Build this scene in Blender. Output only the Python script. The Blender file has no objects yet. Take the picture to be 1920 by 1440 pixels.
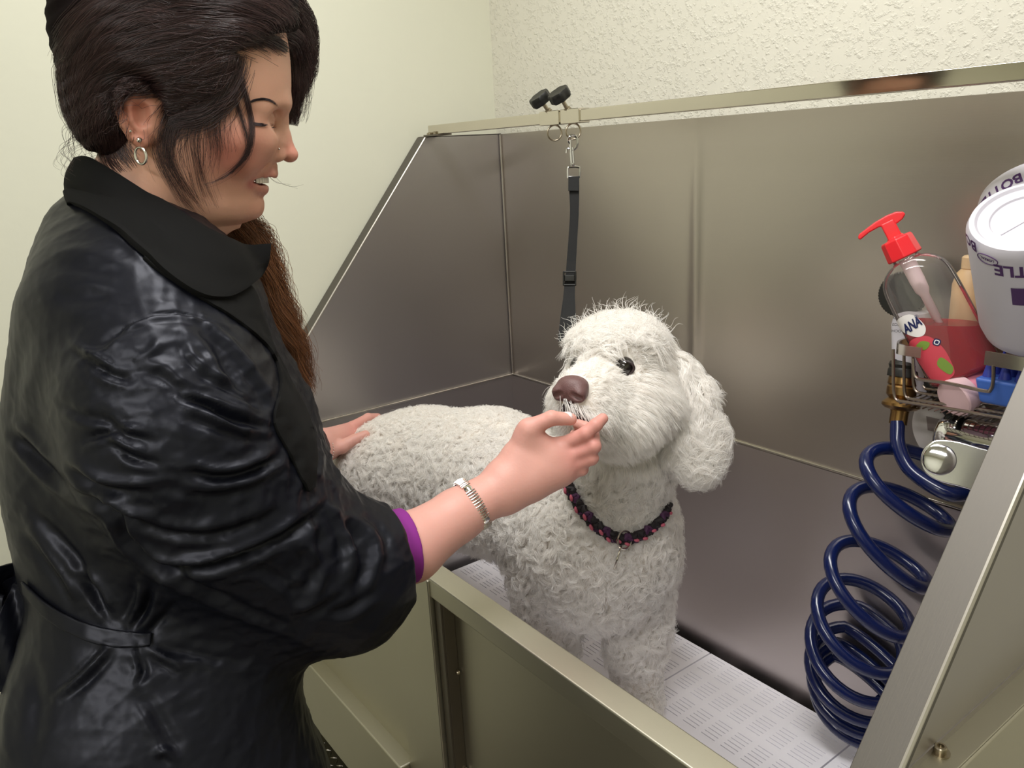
import bpy, bmesh, math, random
import numpy as np
from mathutils import Vector, Matrix
C = bpy.context.scene.collection
PI = math.pi
rng = np.random.default_rng(7)
# ---------------------------------------------------------------- camera geometry (metres, z up)
CAMP = np.array([1.566, -1.1482, 1.5389])
RM = np.array([[0.5998603798907103, -0.1905412942045202, 0.7770852847919844],
               [0.7984042564157642, 0.20583722555450207, -0.5658459860361437],
               [-0.05213605254105246, 0.9598567871192513, 0.27560257663263077]])
FOC = 1522.64
def ray(u, v):
    return RM @ np.array([(u-960)/FOC, -(v-720)/FOC, -1.0])
def at(u, v, D):
    return CAMP + D*ray(u, v)
def onz(u, v, z):
    r = ray(u, v); return CAMP + (z-CAMP[2])/r[2]*r
def ony(u, v, y):
    r = ray(u, v); return CAMP + (y-CAMP[1])/r[1]*r
def onx(u, v, x):
    r = ray(u, v); return CAMP + (x-CAMP[0])/r[0]*r
def project(P):
    q = (np.asarray(P, float)-CAMP) @ RM
    return 960+FOC*q[:, 0]/-q[:, 2], 720-FOC*q[:, 1]/-q[:, 2], -q[:, 2]

# ---------------------------------------------------------------- object helpers
def link(name, me, mat=None, parent=None, smooth=True):
    o = bpy.data.objects.new(name, me); C.objects.link(o)
    if mat is not None:
        me.materials.clear(); me.materials.append(mat)
    if parent is not None:
        o.parent = parent
        bpy.context.view_layer.update()
        o.matrix_parent_inverse = parent.matrix_world.inverted()
    if smooth and hasattr(me, 'polygons') and len(me.polygons):
        me.polygons.foreach_set('use_smooth', [True]*len(me.polygons))
    return o
def tag(o, label=None, cat=None, group=None, kind=None):
    if label: o['label'] = label
    if cat: o['category'] = cat
    if group: o['group'] = group
    if kind: o['kind'] = kind
    return o
def thing(name, loc, label, cat, group=None):
    o = bpy.data.objects.new(name, None); C.objects.link(o)
    o.location = Vector([float(x) for x in loc]); o.empty_display_size = .05
    bpy.context.view_layer.update()
    return tag(o, label, cat, group)
class MB:
    """collects simple solids in world coordinates and links them as one mesh"""
    def __init__(s): s.v = []; s.f = []; s.flat = []
    def add(s, vs, fs):
        n = len(s.v); s.v += [tuple(float(c) for c in p) for p in vs]; s.f += [tuple(i+n for i in f) for f in fs]
    def box(s, a, b):
        x0, y0, z0 = a; x1, y1, z1 = b
        s.hexa([(x0,y0,z0),(x1,y0,z0),(x1,y1,z0),(x0,y1,z0),(x0,y0,z1),(x1,y0,z1),(x1,y1,z1),(x0,y1,z1)])
    def hexa(s, p):
        s.add(p, [(0,3,2,1),(4,5,6,7),(0,1,5,4),(1,2,6,5),(2,3,7,6),(3,0,4,7)])
    def prism(s, poly, d):
        """polygon (list of 3d points) extruded by vector d"""
        n = len(poly); d = np.array(d, float)
        s.add(list(poly)+[np.array(p)+d for p in poly],
              [tuple(range(n))[::-1], tuple(range(n, 2*n))]+[(i, (i+1) % n, n+(i+1) % n, n+i) for i in range(n)])
    def tube(s, pts, r, n=10, closed=False, cap=True):
        pts = [np.array(p, float) for p in pts]; m = len(pts)
        rs = r if hasattr(r, '__len__') else [r]*m
        T = []
        for i in range(m):
            a = pts[(i-1) % m] if (closed or i > 0) else pts[i]
            b = pts[(i+1) % m] if (closed or i < m-1) else pts[i]
            t = b-a; T.append(t/(np.linalg.norm(t)+1e-12))
        u = np.cross(T[0], [0.3, .5, .81]); u /= np.linalg.norm(u)
        vs = []
        for i in range(m):
            u = u-T[i]*(u@T[i]); u /= np.linalg.norm(u); w = np.cross(T[i], u)
            for k in range(n):
                a = 2*PI*k/n; vs.append(pts[i]+rs[i]*(math.cos(a)*u+math.sin(a)*w))
        fs = []
        for i in range(m if closed else m-1):
            j = (i+1) % m
            for k in range(n):
                k2 = (k+1) % n
                fs.append((i*n+k, i*n+k2, j*n+k2, j*n+k))
        if not closed and cap:
            fs.append(tuple(range(n))[::-1]); fs.append(tuple((m-1)*n+k for k in range(n)))
        s.add(vs, fs)
    def lathe(s, o, ax, prof, n=32, ph=0.0, lobes=0, amp=0.0, sx=1.0):
        """prof = [(r, h)] about axis ax from point o"""
        o = np.array(o, float); ax = np.array(ax, float); ax /= np.linalg.norm(ax)
        u = np.cross(ax, [0, 0, 1.0]) if abs(ax[2]) < .9 else np.cross(ax, [0, 1.0, 0]); u /= np.linalg.norm(u); w = np.cross(ax, u)
        vs = []; fs = []
        for (r, h) in prof:
            for k in range(n):
                a = 2*PI*k/n+ph; q = r*(1+amp*math.cos(lobes*a))
                vs.append(o+ax*h+q*(math.cos(a)*u*sx+math.sin(a)*w))
        for i in range(len(prof)-1):
            for k in range(n):
                k2 = (k+1) % n; fs.append((i*n+k, i*n+k2, (i+1)*n+k2, (i+1)*n+k))
        fs.append(tuple(range(n))[::-1]); m = len(prof)-1; fs.append(tuple(m*n+k for k in range(n)))
        s.add(vs, fs)
    def build(s, name, mat, parent=None, smooth=False, bevel=0.0, angle=40, seg=2):
        me = bpy.data.meshes.new(name); me.from_pydata(s.v, [], s.f); me.update()
        bm = bmesh.new(); bm.from_mesh(me); bmesh.ops.recalc_face_normals(bm, faces=bm.faces); bm.to_mesh(me); bm.free()
        o = link(name, me, mat, parent, smooth)
        if bevel > 0:
            m = o.modifiers.new('bevel', 'BEVEL'); m.width = bevel; m.segments = seg; m.limit_method = 'ANGLE'; m.angle_limit = math.radians(35)
            me.polygons.foreach_set('use_smooth', [True]*len(me.polygons))
            w = o.modifiers.new('wn', 'WEIGHTED_NORMAL'); w.keep_sharp = True
        elif smooth:
            me.set_sharp_from_angle(angle=math.radians(angle))
        return o
def spline(pts, n=8, closed=False):
    """Catmull-Rom through points"""
    P = [np.array(p, float) for p in pts]; m = len(P); out = []
    for i in range(m if closed else m-1):
        a = P[(i-1) % m] if (closed or i > 0) else 2*P[0]-P[1]
        b = P[i]; c = P[(i+1) % m]
        d = P[(i+2) % m] if (closed or i < m-2) else 2*P[-1]-P[-2]
        for k in range(n):
            t = k/n
            out.append(.5*((2*b)+(-a+c)*t+(2*a-5*b+4*c-d)*t*t+(-a+3*b-3*c+d)*t**3))
    if not closed: out.append(P[-1])
    return out

# ---------------------------------------------------------------- materials
def newmat(name):
    m = bpy.data.materials.new(name); m.use_nodes = True
    nt = m.node_tree; return m, nt, nt.nodes['Principled BSDF']
def setp(b, **k):
    for a, v in k.items():
        a = a.replace('_', ' ')
        if a in b.inputs: b.inputs[a].default_value = v
def rgb(h):
    """sRGB 0-255 triple to linear"""
    return tuple(((c/255)/12.92 if c/255 <= .04045 else ((c/255+.055)/1.055)**2.4) for c in h)+(1.0,)
def simple(name, col, rough=.5, metal=0.0, **k):
    m, nt, b = newmat(name); b.inputs['Base Color'].default_value = rgb(col)
    setp(b, Roughness=rough, Metallic=metal, **k); return m
def node(nt, t, **k):
    n = nt.nodes.new(t)
    for a, v in k.items():
        if a in n.inputs: n.inputs[a].default_value = v
        else: setattr(n, a, v)
    return n
def noise_bump(nt, b, scale, strength, dist=.002, detail=4, stretch=None, coord='Object'):
    tc = node(nt, 'ShaderNodeTexCoord'); mp = node(nt, 'ShaderNodeMapping')
    if stretch: mp.inputs['Scale'].default_value = stretch
    nz = node(nt, 'ShaderNodeTexNoise'); nz.inputs['Scale'].default_value = scale; nz.inputs['Detail'].default_value = detail
    bp = node(nt, 'ShaderNodeBump'); bp.inputs['Strength'].default_value = strength; bp.inputs['Distance'].default_value = dist
    nt.links.new(tc.outputs[coord], mp.inputs[0]); nt.links.new(mp.outputs[0], nz.inputs['Vector'])
    nt.links.new(nz.outputs['Fac'], bp.inputs['Height']); nt.links.new(bp.outputs[0], b.inputs['Normal'])
    return nz, bp, mp
def steel(name, col=(150, 146, 140), rough=.3, stretch=(4, 4, 90), bump=.12, aniso=.0, var=.08):
    m, nt, b = newmat(name); setp(b, Metallic=1.0, Roughness=rough, Anisotropic=aniso)
    nz, bp, mp = noise_bump(nt, b, 14, bump, .0006, 5, stretch)
    tc = node(nt, 'ShaderNodeTexCoord')
    n2 = node(nt, 'ShaderNodeTexNoise'); n2.inputs['Scale'].default_value = 3.0; n2.inputs['Detail'].default_value = 6
    nt.links.new(tc.outputs['Object'], n2.inputs['Vector'])
    r = node(nt, 'ShaderNodeMapRange'); r.inputs['To Min'].default_value = rough-var; r.inputs['To Max'].default_value = rough+var
    nt.links.new(n2.outputs['Fac'], r.inputs['Value']); nt.links.new(r.outputs[0], b.inputs['Roughness'])
    b.inputs['Base Color'].default_value = rgb(col)
    return m
# ================================================================ implicit body modelling
def nrmv(a):
    a = np.asarray(a, float); return a/np.linalg.norm(a)
def smin(a, b, k):
    if k <= 0: return np.minimum(a, b)
    h = np.maximum(k-np.abs(a-b), 0)/k
    return np.minimum(a, b)-h*h*k*.25
def smax(a, b, k): return -smin(-a, -b, k)
def f_sph(p, c, r): return np.linalg.norm(p-c, axis=1)-r
def f_cap(p, a, b, ra, rb):
    ab = b-a; L2 = ab@ab+1e-12
    t = np.clip((p-a)@ab/L2, 0, 1)
    return np.linalg.norm(p-a-t[:, None]*ab, axis=1)-(ra+(rb-ra)*t)
def f_ell(p, c, R, s):
    """ellipsoid, rows of R = axes, s = semi axes"""
    q = (p-c)@np.asarray(R).T; s = np.asarray(s, float)
    k0 = np.linalg.norm(q/s, axis=1); k1 = np.linalg.norm(q/(s*s), axis=1)+1e-9
    return k0*(k0-1)/k1
def f_cham(p, pts, rs, k=0.0, squash=None):
    """chain of capsules; squash = (axis, factor): thickness along axis multiplied by factor"""
    sc = 1.0
    if squash is not None:
        ax, s = nrmv(squash[0]), squash[1]
        T = np.eye(3)+(1/s-1)*np.outer(ax, ax); p = p@T.T; pts = [T@q for q in pts]; sc = min(s, 1.0)
    d = None
    for i in range(len(pts)-1):
        e = f_cap(p, pts[i], pts[i+1], rs[i], rs[i+1])
        d = e if d is None else smin(d, e, k)
    return d*sc
class Sdf:
    def __init__(s): s.ops = []
    def add(s, f, k=0.0, *bb): s.ops.append(('+', f, k)); return s
    def sub(s, f, k=0.0): s.ops.append(('-', f, k)); return s
    def cut(s, f, k=0.0): s.ops.append(('&', f, k)); return s
    def bump(s, f): s.ops.append(('~', f, 0)); return s       # adds a value to the distance
    def chain(s, pts, rs, k=0.01, kk=None, squash=None):
        pts = [np.array(q, float) for q in pts]
        if len(pts) == 1: return s.add(lambda p, c=pts[0], r=rs[0]: f_sph(p, c, r), k)
        return s.add(lambda p: f_cham(p, pts, rs, kk if kk is not None else 0.0, squash), k)
    def ell(s, c, R, sx, k=0.01, op='+'):
        c = np.array(c, float); f = lambda p: f_ell(p, c, R, sx)
        return s.add(f, k) if op == '+' else s.sub(f, k)
    def __call__(s, p):
        d = None
        for op, f, k in s.ops:
            e = f(p)
            if d is None: d = e
            elif op == '+': d = smin(d, e, k)
            elif op == '-': d = smax(d, -e, k)
            elif op == '&': d = smax(d, e, k)
            else: d = d+e
        return d
def mesh_from_sdf(f, lo, hi, h, coarse=4, band=2.2):
    """surface nets over a narrow band"""
    lo = np.array(lo, float); hi = np.array(hi, float)
    n = np.ceil((hi-lo)/h/coarse).astype(int)*coarse+1
    nc = (n-1)//coarse+1
    ax = [lo[i]+np.arange(nc[i])*h*coarse for i in range(3)]
    G = np.stack(np.meshgrid(*ax, indexing='ij'), -1).reshape(-1, 3)
    def ev(P):
        out = np.empty(len(P), np.float32)
        for i in range(0, len(P), 400000): out[i:i+400000] = f(P[i:i+400000])
        return out
    Fc = ev(G).reshape(nc)
    idx = [np.clip((np.arange(n[i])+coarse//2)//coarse, 0, nc[i]-1) for i in range(3)]
    F = Fc[np.ix_(*idx)].copy()
    mask = np.abs(F) < band*h*coarse
    I = np.argwhere(mask)
    F[mask] = ev(lo+I*h)
    S = F < 0
    cs = [F[a:a+n[0]-1 if a == 0 else None, b:b+n[1]-1 if b == 0 else None, c:c+n[2]-1 if c == 0 else None] for a in (0, 1) for b in (0, 1) for c in (0, 1)]
    cnt = sum((x < 0).astype(np.int8) for x in cs)
    act = (cnt > 0) & (cnt < 8)
    A = np.argwhere(act); vid = -np.ones(act.shape, np.int64); vid[act] = np.arange(len(A))
    corner = np.array([(a, b, c) for a in (0, 1) for b in (0, 1) for c in (0, 1)])
    vals = np.stack([F[A[:, 0]+q[0], A[:, 1]+q[1], A[:, 2]+q[2]] for q in corner], 1)
    acc = np.zeros((len(A), 3)); num = np.zeros(len(A))
    for i in range(8):
        for j in range(i+1, 8):
            if np.abs(corner[i]-corner[j]).sum() != 1: continue
            a, b = vals[:, i], vals[:, j]; m = (a < 0) != (b < 0)
            t = np.where(m, a/(a-b+1e-20), 0)
            pt = corner[i]+t[:, None]*(corner[j]-corner[i])
            acc[m] += pt[m]; num[m] += 1
    V = lo+(A+acc/num[:, None])*h
    Q = []
    for d in range(3):
        e = [slice(None)]*3; e2 = [slice(None)]*3; e[d] = slice(0, -1); e2[d] = slice(1, None)
        s0, s1 = S[tuple(e)], S[tuple(e2)]
        E = np.argwhere(s0 != s1); o1, o2 = [(1, 2), (2, 0), (0, 1)][d]
        ok = (E[:, o1] > 0) & (E[:, o2] > 0) & (E[:, o1] < n[o1]-1) & (E[:, o2] < n[o2]-1)
        E = E[ok]
        def g(a, b):
            K = E.copy(); K[:, o1] -= a; K[:, o2] -= b; return vid[K[:, 0], K[:, 1], K[:, 2]]
        q = np.stack([g(1, 1), g(0, 1), g(0, 0), g(1, 0)], 1)
        fl = ~s0[tuple(E.T)]
        q[fl] = q[fl][:, ::-1]
        Q.append(q)
    Q = np.concatenate(Q); Q = Q[(Q >= 0).all(1)]
    return V, Q
def grads(f, V, e=.0008):
    g = np.stack([f(V+np.eye(3)[i]*e)-f(V-np.eye(3)[i]*e) for i in range(3)], 1)
    return g/(np.linalg.norm(g, axis=1)[:, None]+1e-12)
def relax(V, Q, f=None, it=2, lam=.5, proj=True):
    """even out the net, then pull it back onto the surface"""
    for _ in range(it):
        acc = np.zeros_like(V); num = np.zeros(len(V))
        for a, b in ((0, 1), (1, 2), (2, 3), (3, 0)):
            np.add.at(acc, Q[:, a], V[Q[:, b]]); np.add.at(num, Q[:, a], 1)
            np.add.at(acc, Q[:, b], V[Q[:, a]]); np.add.at(num, Q[:, b], 1)
        V = V+lam*(acc/np.maximum(num, 1)[:, None]-V)
        if f is not None and proj:
            g = grads(f, V); V = V-g*np.clip(f(V), -.004, .004)[:, None]
    return V
def np_mesh(name, V, Q):
    me = bpy.data.meshes.new(name)
    me.vertices.add(len(V)); me.vertices.foreach_set('co', np.asarray(V, np.float32).ravel())
    k = Q.shape[1]
    me.loops.add(len(Q)*k); me.loops.foreach_set('vertex_index', Q.astype(np.int32).ravel())
    me.polygons.add(len(Q)); me.polygons.foreach_set('loop_start', np.arange(0, len(Q)*k, k, dtype=np.int32)); me.polygons.foreach_set('loop_total', np.full(len(Q), k, np.int32))
    me.update(calc_edges=True); me.validate()
    return me
def vcol(me, name, cols):
    a = me.attributes.new(name, 'FLOAT_COLOR', 'POINT')
    c = np.ones((len(me.vertices), 4), np.float32); c[:, :3] = cols; a.data.foreach_set('color', c.ravel())
def vnormals(V, Q):
    a, b, c, d = (V[Q[:, i]] for i in range(4)); fn = np.cross(c-a, d-b)
    N = np.zeros_like(V)
    for i in range(4): np.add.at(N, Q[:, i], fn)
    return N/(np.linalg.norm(N, axis=1)[:, None]+1e-12)
class Frame:
    """a pose frame: c axis towards the camera through pixel (u0, v0) at depth D0; pt(u, v, w) lies w metres towards the camera"""
    def __init__(s, u0, v0, D0):
        s.O = at(u0, v0, D0); s.c = -nrmv(ray(u0, v0)); s.a = nrmv(np.cross(-s.c, -RM[:, 1])*-1); s.a = nrmv(RM[:, 0]-s.c*(RM[:, 0]@s.c)); s.b = np.cross(s.a, s.c)
        s.b = nrmv(-RM[:, 1]+s.c*(RM[:, 1]@s.c)); s.b = nrmv(s.b-s.a*(s.a@s.b)); s.px = np.linalg.norm(s.O-CAMP)/FOC*math.cos(0)
        s.px = 1/np.linalg.norm(np.array(s.loc(u0+1, v0))-np.array(s.loc(u0, v0)))**-1
        s.R = np.stack([s.a, s.b, s.c])
    def pt(s, u, v, w=0.0):
        r = ray(u, v); t = ((s.O+s.c*w-CAMP)@s.c)/(r@s.c); return CAMP+t*r
    def loc(s, u, v):
        q = s.pt(u, v)-s.O; return q@s.a, q@s.b
    def to(s, p): return (p-s.O)@s.R.T
def strokes_disp(V, N, strokes):
    """real folds: raise or sink the cloth along drawn fold lines. stroke = (points uv, half width px, height m)"""
    u, v, D = project(V); view = CAMP-V; view /= np.linalg.norm(view, axis=1)[:, None]
    face = np.clip(((N*view).sum(1)-.05)/.3, 0, 1)
    tot = np.zeros(len(V))
    for pts, w, h in strokes:
        pts = np.array(spline([(a, b, 0) for a, b in pts], 5))[:, :2]
        lo = pts.min(0)-3*w; hi = pts.max(0)+3*w
        m = (u > lo[0]) & (u < hi[0]) & (v > lo[1]) & (v < hi[1])
        if not m.any(): continue
        q = np.stack([u[m], v[m]], 1); best = np.full(len(q), 1e9); tt = np.zeros(len(q)); side = np.zeros(len(q)); K = len(pts)-1
        for i in range(K):
            a, b = pts[i], pts[i+1]; ab = b-a; t = np.clip((q-a)@ab/(ab@ab+1e-9), 0, 1); e = q-a-t[:, None]*ab
            d = np.linalg.norm(e, axis=1); s = d < best; best[s] = d[s]; tt[s] = (i+t[s])/K
            side[s] = np.sign(ab[0]*e[s, 1]-ab[1]*e[s, 0])
        env = np.sin(np.clip(tt, .02, .98)*PI)**.6
        x = best/w*side
        prof = np.exp(-x*x)-.55*np.exp(-((x-1.7)/.9)**2)
        tot[m] += h*prof*env
    return tot*face
# ---------------------------------------------------------------- strand hair
def strands(name, P, radii, mat, parent, label=None):
    """P (N, K, 3) world points, radii (K,) or (N, K)"""
    N, K, _ = P.shape
    cu = bpy.data.hair_curves.new(name)
    cu.add_curves([K]*N)
    off = np.zeros(3)
    o = bpy.data.objects.new(name, cu); C.objects.link(o)
    cu.attributes['position'].data.foreach_set('vector', P.astype(np.float32).ravel())
    at_ = cu.attributes.get('radius') or cu.attributes.new('radius', 'FLOAT', 'POINT')
    R_ = np.broadcast_to(np.asarray(radii, np.float32), (N, K))
    at_.data.foreach_set('value', np.ascontiguousarray(R_).ravel())
    cu.materials.append(mat)
    if parent is not None:
        o.parent = parent; bpy.context.view_layer.update(); o.matrix_parent_inverse = parent.matrix_world.inverted()
    if label: o['label'] = label
    return o
def sample_surface(V, Q, n, dens=None):
    T = np.concatenate([Q[:, [0, 1, 2]], Q[:, [0, 2, 3]]]); a, b, c = V[T[:, 0]], V[T[:, 1]], V[T[:, 2]]
    ar = np.linalg.norm(np.cross(b-a, c-a), axis=1)
    if dens is not None: ar = ar*dens[T].mean(1)
    cum = np.cumsum(ar); i = np.searchsorted(cum, rng.random(n)*cum[-1])
    r1 = np.sqrt(rng.random(n)); r2 = rng.random(n)
    w = np.stack([1-r1, r1*(1-r2), r1*r2], 1)
    P = a[i]*w[:, :1]+b[i]*w[:, 1:2]+c[i]*w[:, 2:]
    return P, T[i], w
def unit(x): return x/(np.linalg.norm(x, axis=-1, keepdims=True)+1e-9)
HF = Frame(1118, 700, 1.11)
# ================================================================ materials of the room
def wall_mat(name, col, bumpy):
    m, nt, b = newmat(name); setp(b, Roughness=.75)
    tc = node(nt, 'ShaderNodeTexCoord')
    n1 = node(nt, 'ShaderNodeTexNoise'); n1.inputs['Scale'].default_value = 2.5; n1.inputs['Detail'].default_value = 3
    mx = node(nt, 'ShaderNodeMix', data_type='RGBA')
    mx.inputs[6].default_value = rgb(col); mx.inputs[7].default_value = rgb([c*.965 for c in col])
    nt.links.new(tc.outputs['Object'], n1.inputs['Vector']); nt.links.new(n1.outputs['Fac'], mx.inputs[0]); nt.links.new(mx.outputs[2], b.inputs['Base Color'])
    bp = node(nt, 'ShaderNodeBump'); 
    if bumpy:
        v = node(nt, 'ShaderNodeTexNoise'); v.inputs['Scale'].default_value = 120; v.inputs['Detail'].default_value = 4; v.inputs['Roughness'].default_value = .6
        cr = node(nt, 'ShaderNodeMapRange'); cr.inputs['From Min'].default_value = .50; cr.inputs['From Max'].default_value = .85
        nt.links.new(tc.outputs['Object'], v.inputs['Vector']); nt.links.new(v.outputs['Fac'], cr.inputs['Value']); nt.links.new(cr.outputs[0], bp.inputs['Height'])
        bp.inputs['Strength'].default_value = .8; bp.inputs['Distance'].default_value = .0022
    else:
        v = node(nt, 'ShaderNodeTexNoise'); v.inputs['Scale'].default_value = 60
        nt.links.new(tc.outputs['Object'], v.inputs['Vector']); nt.links.new(v.outputs['Fac'], bp.inputs['Height'])
        bp.inputs['Strength'].default_value = .15; bp.inputs['Distance'].default_value = .002
    nt.links.new(bp.outputs[0], b.inputs['Normal'])
    return m
M_wall_l = wall_mat('smooth_cream_paint', (221, 221, 203), False)
M_wall_b = wall_mat('rough_woodchip_paint', (220, 217, 204), True)
M_ceil = simple('ceiling_white', (225, 222, 210), .8)
M_floorm = steel('room_floor_tiles', (120, 112, 104), .5)
M_steel_x = steel('brushed_steel_long', (200, 192, 190), .38, (3, 60, 60), .10)     # grain runs along x
M_steel_back = steel('brushed_steel_panel', (196, 189, 182), .35, (2.5, 30, 60), .10)
M_steel_y = steel('brushed_steel_side', (188, 184, 184), .38, (60, 3, 60), .10)
M_steel_front = steel('brushed_steel_front', (198, 194, 178), .44, (3, 60, 60), .05)
M_steel_hi = steel('polished_steel_bar', (214, 208, 196), .10, (3, 60, 60), .02, var=.03)
M_steel_flange = steel('brushed_steel_flange', (122, 118, 113), .58, (60, 3, 3), .12)
M_steel_dark = steel('dull_steel', (120, 114, 106), .4)
M_chrome = simple('chrome', (225, 225, 228), .07, 1.0)
M_bolt = simple('bolt_steel', (170, 160, 140), .3, 1.0)
M_black = simple('black_plastic', (22, 22, 20), .45)

L_, W_, YT, ZT, ZR, ZF = 1.285, .68, .20, 1.577, 1.0, .56
H_, Y0, X1 = 2.55, -3.2, 3.2
# ---------------------------------------------------------------- room shell
def slab(name, a, b, mat):
    m = MB(); m.box(a, b); o = m.build(name, mat); o['kind'] = 'structure'; return o
XW, YW = -.036, .012
slab('wall_left', (XW-.1, Y0-.1, 0), (XW, YW+.1, H_), M_wall_l)
slab('wall_back', (XW, YW, 0), (X1, YW+.1, H_), M_wall_b)
slab('wall_right', (X1, Y0-.1, 0), (X1+.1, YW+.1, H_), M_wall_l)
slab('wall_front', (XW, Y0-.1, 0), (X1, Y0, H_), M_wall_l)
slab('floor', (XW-.1, Y0-.1, -.1), (X1+.1, YW+.1, 0), M_floorm)
slab('ceiling', (XW-.1, Y0-.1, H_), (X1+.1, YW+.1, H_+.1), M_ceil)

# ---------------------------------------------------------------- the bath
bath = thing('grooming_bath', (.64, -.34, 0), 'large brushed stainless steel dog grooming bath standing against the back wall', 'bath')
# back panel with a soft vertical fold in the sheet
def sheet(name, x0, x1, z0, z1, y, mat, fold):
    nx, nz = 240, 10; vs = []; fs = []
    for j in range(nz+1):
        for i in range(nx+1):
            x = x0+(x1-x0)*i/nx; z = z0+(z1-z0)*j/nz
            vs.append((x, y+fold(x, z), z))
    for j in range(nz):
        for i in range(nx):
            a = j*(nx+1)+i; fs.append((a, a+1, a+nx+2, a+nx+1))
    n = len(vs)
    vs += [(x, y+.004, z) for (x, _, z) in vs]
    fs += [tuple(k+n for k in f)[::-1] for f in fs]
    for i in range(nx):
        a = nz*(nx+1)+i; fs.append((a, a+1, a+1+n, a+n)); fs.append((i+1, i, i+n, i+1+n))
    for j in range(nz):
        a = j*(nx+1); b_ = a+nx+1; fs.append((a, b_, b_+n, a+n)); a += nx; b_ += nx; fs.append((b_, a, a+n, b_+n))
    m = MB(); m.v = vs; m.f = fs
    return m.build(name, mat, bath, smooth=True)
def backfold(x, z):
    t = 1/(1+math.exp((z-1.52)/-.03)) if False else 1.0
    g = -.0030*math.exp(-((x-.580)/.011)**2)
    return g*min(1, max(0, (ZT-z)/.12))+.0010*math.exp(-((x-.60)/.05)**2)-.0008*math.exp(-((x-.2)/.15)**2)+.0006*math.sin(x*7)
sheet('back_panel', 0, L_, ZR+.006, ZT, -.004, M_steel_back, backfold)
# end panels with sloping front edge
for sx, x0 in ((-1, 0.0), (1, L_)):
    m = MB()
    poly = [(x0, 0, ZR), (x0, 0, ZT), (x0, -YT, ZT), (x0, -W_, ZR)]
    m.prism(poly, (sx*.003, 0, 0))
    p_ = m.build('end_panel', M_steel_y, bath)
    # outward flange along the slope and the short top
    m = MB(); A = np.array([x0, -YT, ZT]); B = np.array([x0, -W_, ZR]); d = (B-A)/np.linalg.norm(B-A); nrm = np.array([0, d[2], -d[1]])*1.0
    nrm = np.array([0, -d[2], d[1]]) if nrm[1] > 0 else nrm
    fx = sx*.034
    m.prism([A+nrm*.002, B+nrm*.002, B-nrm*.0015, A-nrm*.0015], (fx, 0, 0))
    m.prism([A+(fx, 0, 0), B+(fx, 0, 0), B+(fx, 0, 0)-nrm*.012, A+(fx, 0, 0)-nrm*.012], (sx*-.002, 0, 0))
    m.box((min(x0, x0+fx), -YT, ZT-.002), (max(x0, x0+fx), 0, ZT+.0015))
    m.build('sloping_flange', M_steel_flange, bath, bevel=.002)
# ledge strips: the bright folded lip at the foot of the upper panels
ZL = 1.011
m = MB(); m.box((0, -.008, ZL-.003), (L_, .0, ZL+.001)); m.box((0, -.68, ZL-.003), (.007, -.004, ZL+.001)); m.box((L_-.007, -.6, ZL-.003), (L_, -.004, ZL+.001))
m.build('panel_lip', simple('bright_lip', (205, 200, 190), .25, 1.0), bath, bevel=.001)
M_weld = simple('weld', (190, 184, 180), .3, 1.0)
for x_ in (.004, L_-.004):
    m = MB(); m.tube([(x_, -.006, ZL), (x_, -.006, ZT-.001)], .0028, 8); m.build('corner_weld', M_weld, bath, smooth=True)
for x_ in (-.0015, L_+.0335):  # thin pale tube added along each flange to stand in for its highlight
    m = MB(); m.tube([(x_, -YT, ZT), (x_, -W_, ZR)], .0024, 8); m.build('flange_highlight', simple('edge_highlight', (205, 200, 192), .4, 1.0), bath, smooth=True)
# basin
bx0, bx1, by0, by1 = .0, L_, -W_+.004, -.006
m = MB(); m.box((bx0, -.009, ZF-.05), (bx1, -.004, ZL-.004)); m.build('basin_back_wall', M_steel_x, bath)
for xa_, xb_ in ((-.004, .002), (bx1-.002, bx1+.004)):
    m = MB(); m.box((xa_, -W_+.03, ZF-.05), (xb_, -.009, ZL-.004)); m.build('basin_end_wall', M_steel_y, bath)
m = MB(); m.box((0, -W_+.03, ZF-.055), (L_, -.009, ZF-.05)); m.build('basin_floor', M_steel_dark, bath)
m = MB(); m.box((0, -W_+.030, ZF-.05), (L_, -W_+.034, ZR-.002)); m.build('basin_front_wall', M_steel_x, bath)
# front: top rail, outer skin
PX0, PX1 = .603, .712
m = MB(); m.box((-.034, -W_, ZR-.028), (L_+.034, -W_+.034, ZR)); m.build('front_rail', M_steel_front, bath, bevel=.0025)
m = MB(); m.box((PX0, -W_-.003, .06), (PX1, -W_+.03, ZR-.003)); m.build('front_post', M_steel_front, bath, bevel=.002)
m = MB(); m.box((0, -W_+.006, .62), (PX0, -W_+.012, ZR-.02)); m.box((.0, -W_+.02, .45), (PX0, -W_+.025, .62)); m.build('front_skin', M_steel_front, bath)
m = MB(); m.box((PX1, -W_+.022, .45), (L_+.03, -W_+.027, ZR-.02)); m.build('door_panel', M_steel_front, bath, bevel=.001)
m = MB(); m.box((PX1+.002, -W_+.004, .45), (PX1+.022, -W_+.022, ZR-.03)); m.box((PX1+.018, -W_+.002, .45), (PX1+.021, -W_+.022, ZR-.03)); m.build('door_channel', M_steel_dark, bath, bevel=.001)
for z_ in (.86, .70):
    m = MB(); m.lathe((PX1+.024, -W_+.02, z_), (0, -1, 0), [(.0035, 0), (.0035, .002), (.002, .004)], 12); m.build('screw', M_bolt, bath, smooth=True)
m = MB(); m.box((-.03, -W_-.02, .488), (PX0, -W_+.02, .635)); m.build('lower_rail', M_steel_front, bath, bevel=.003)
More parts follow.
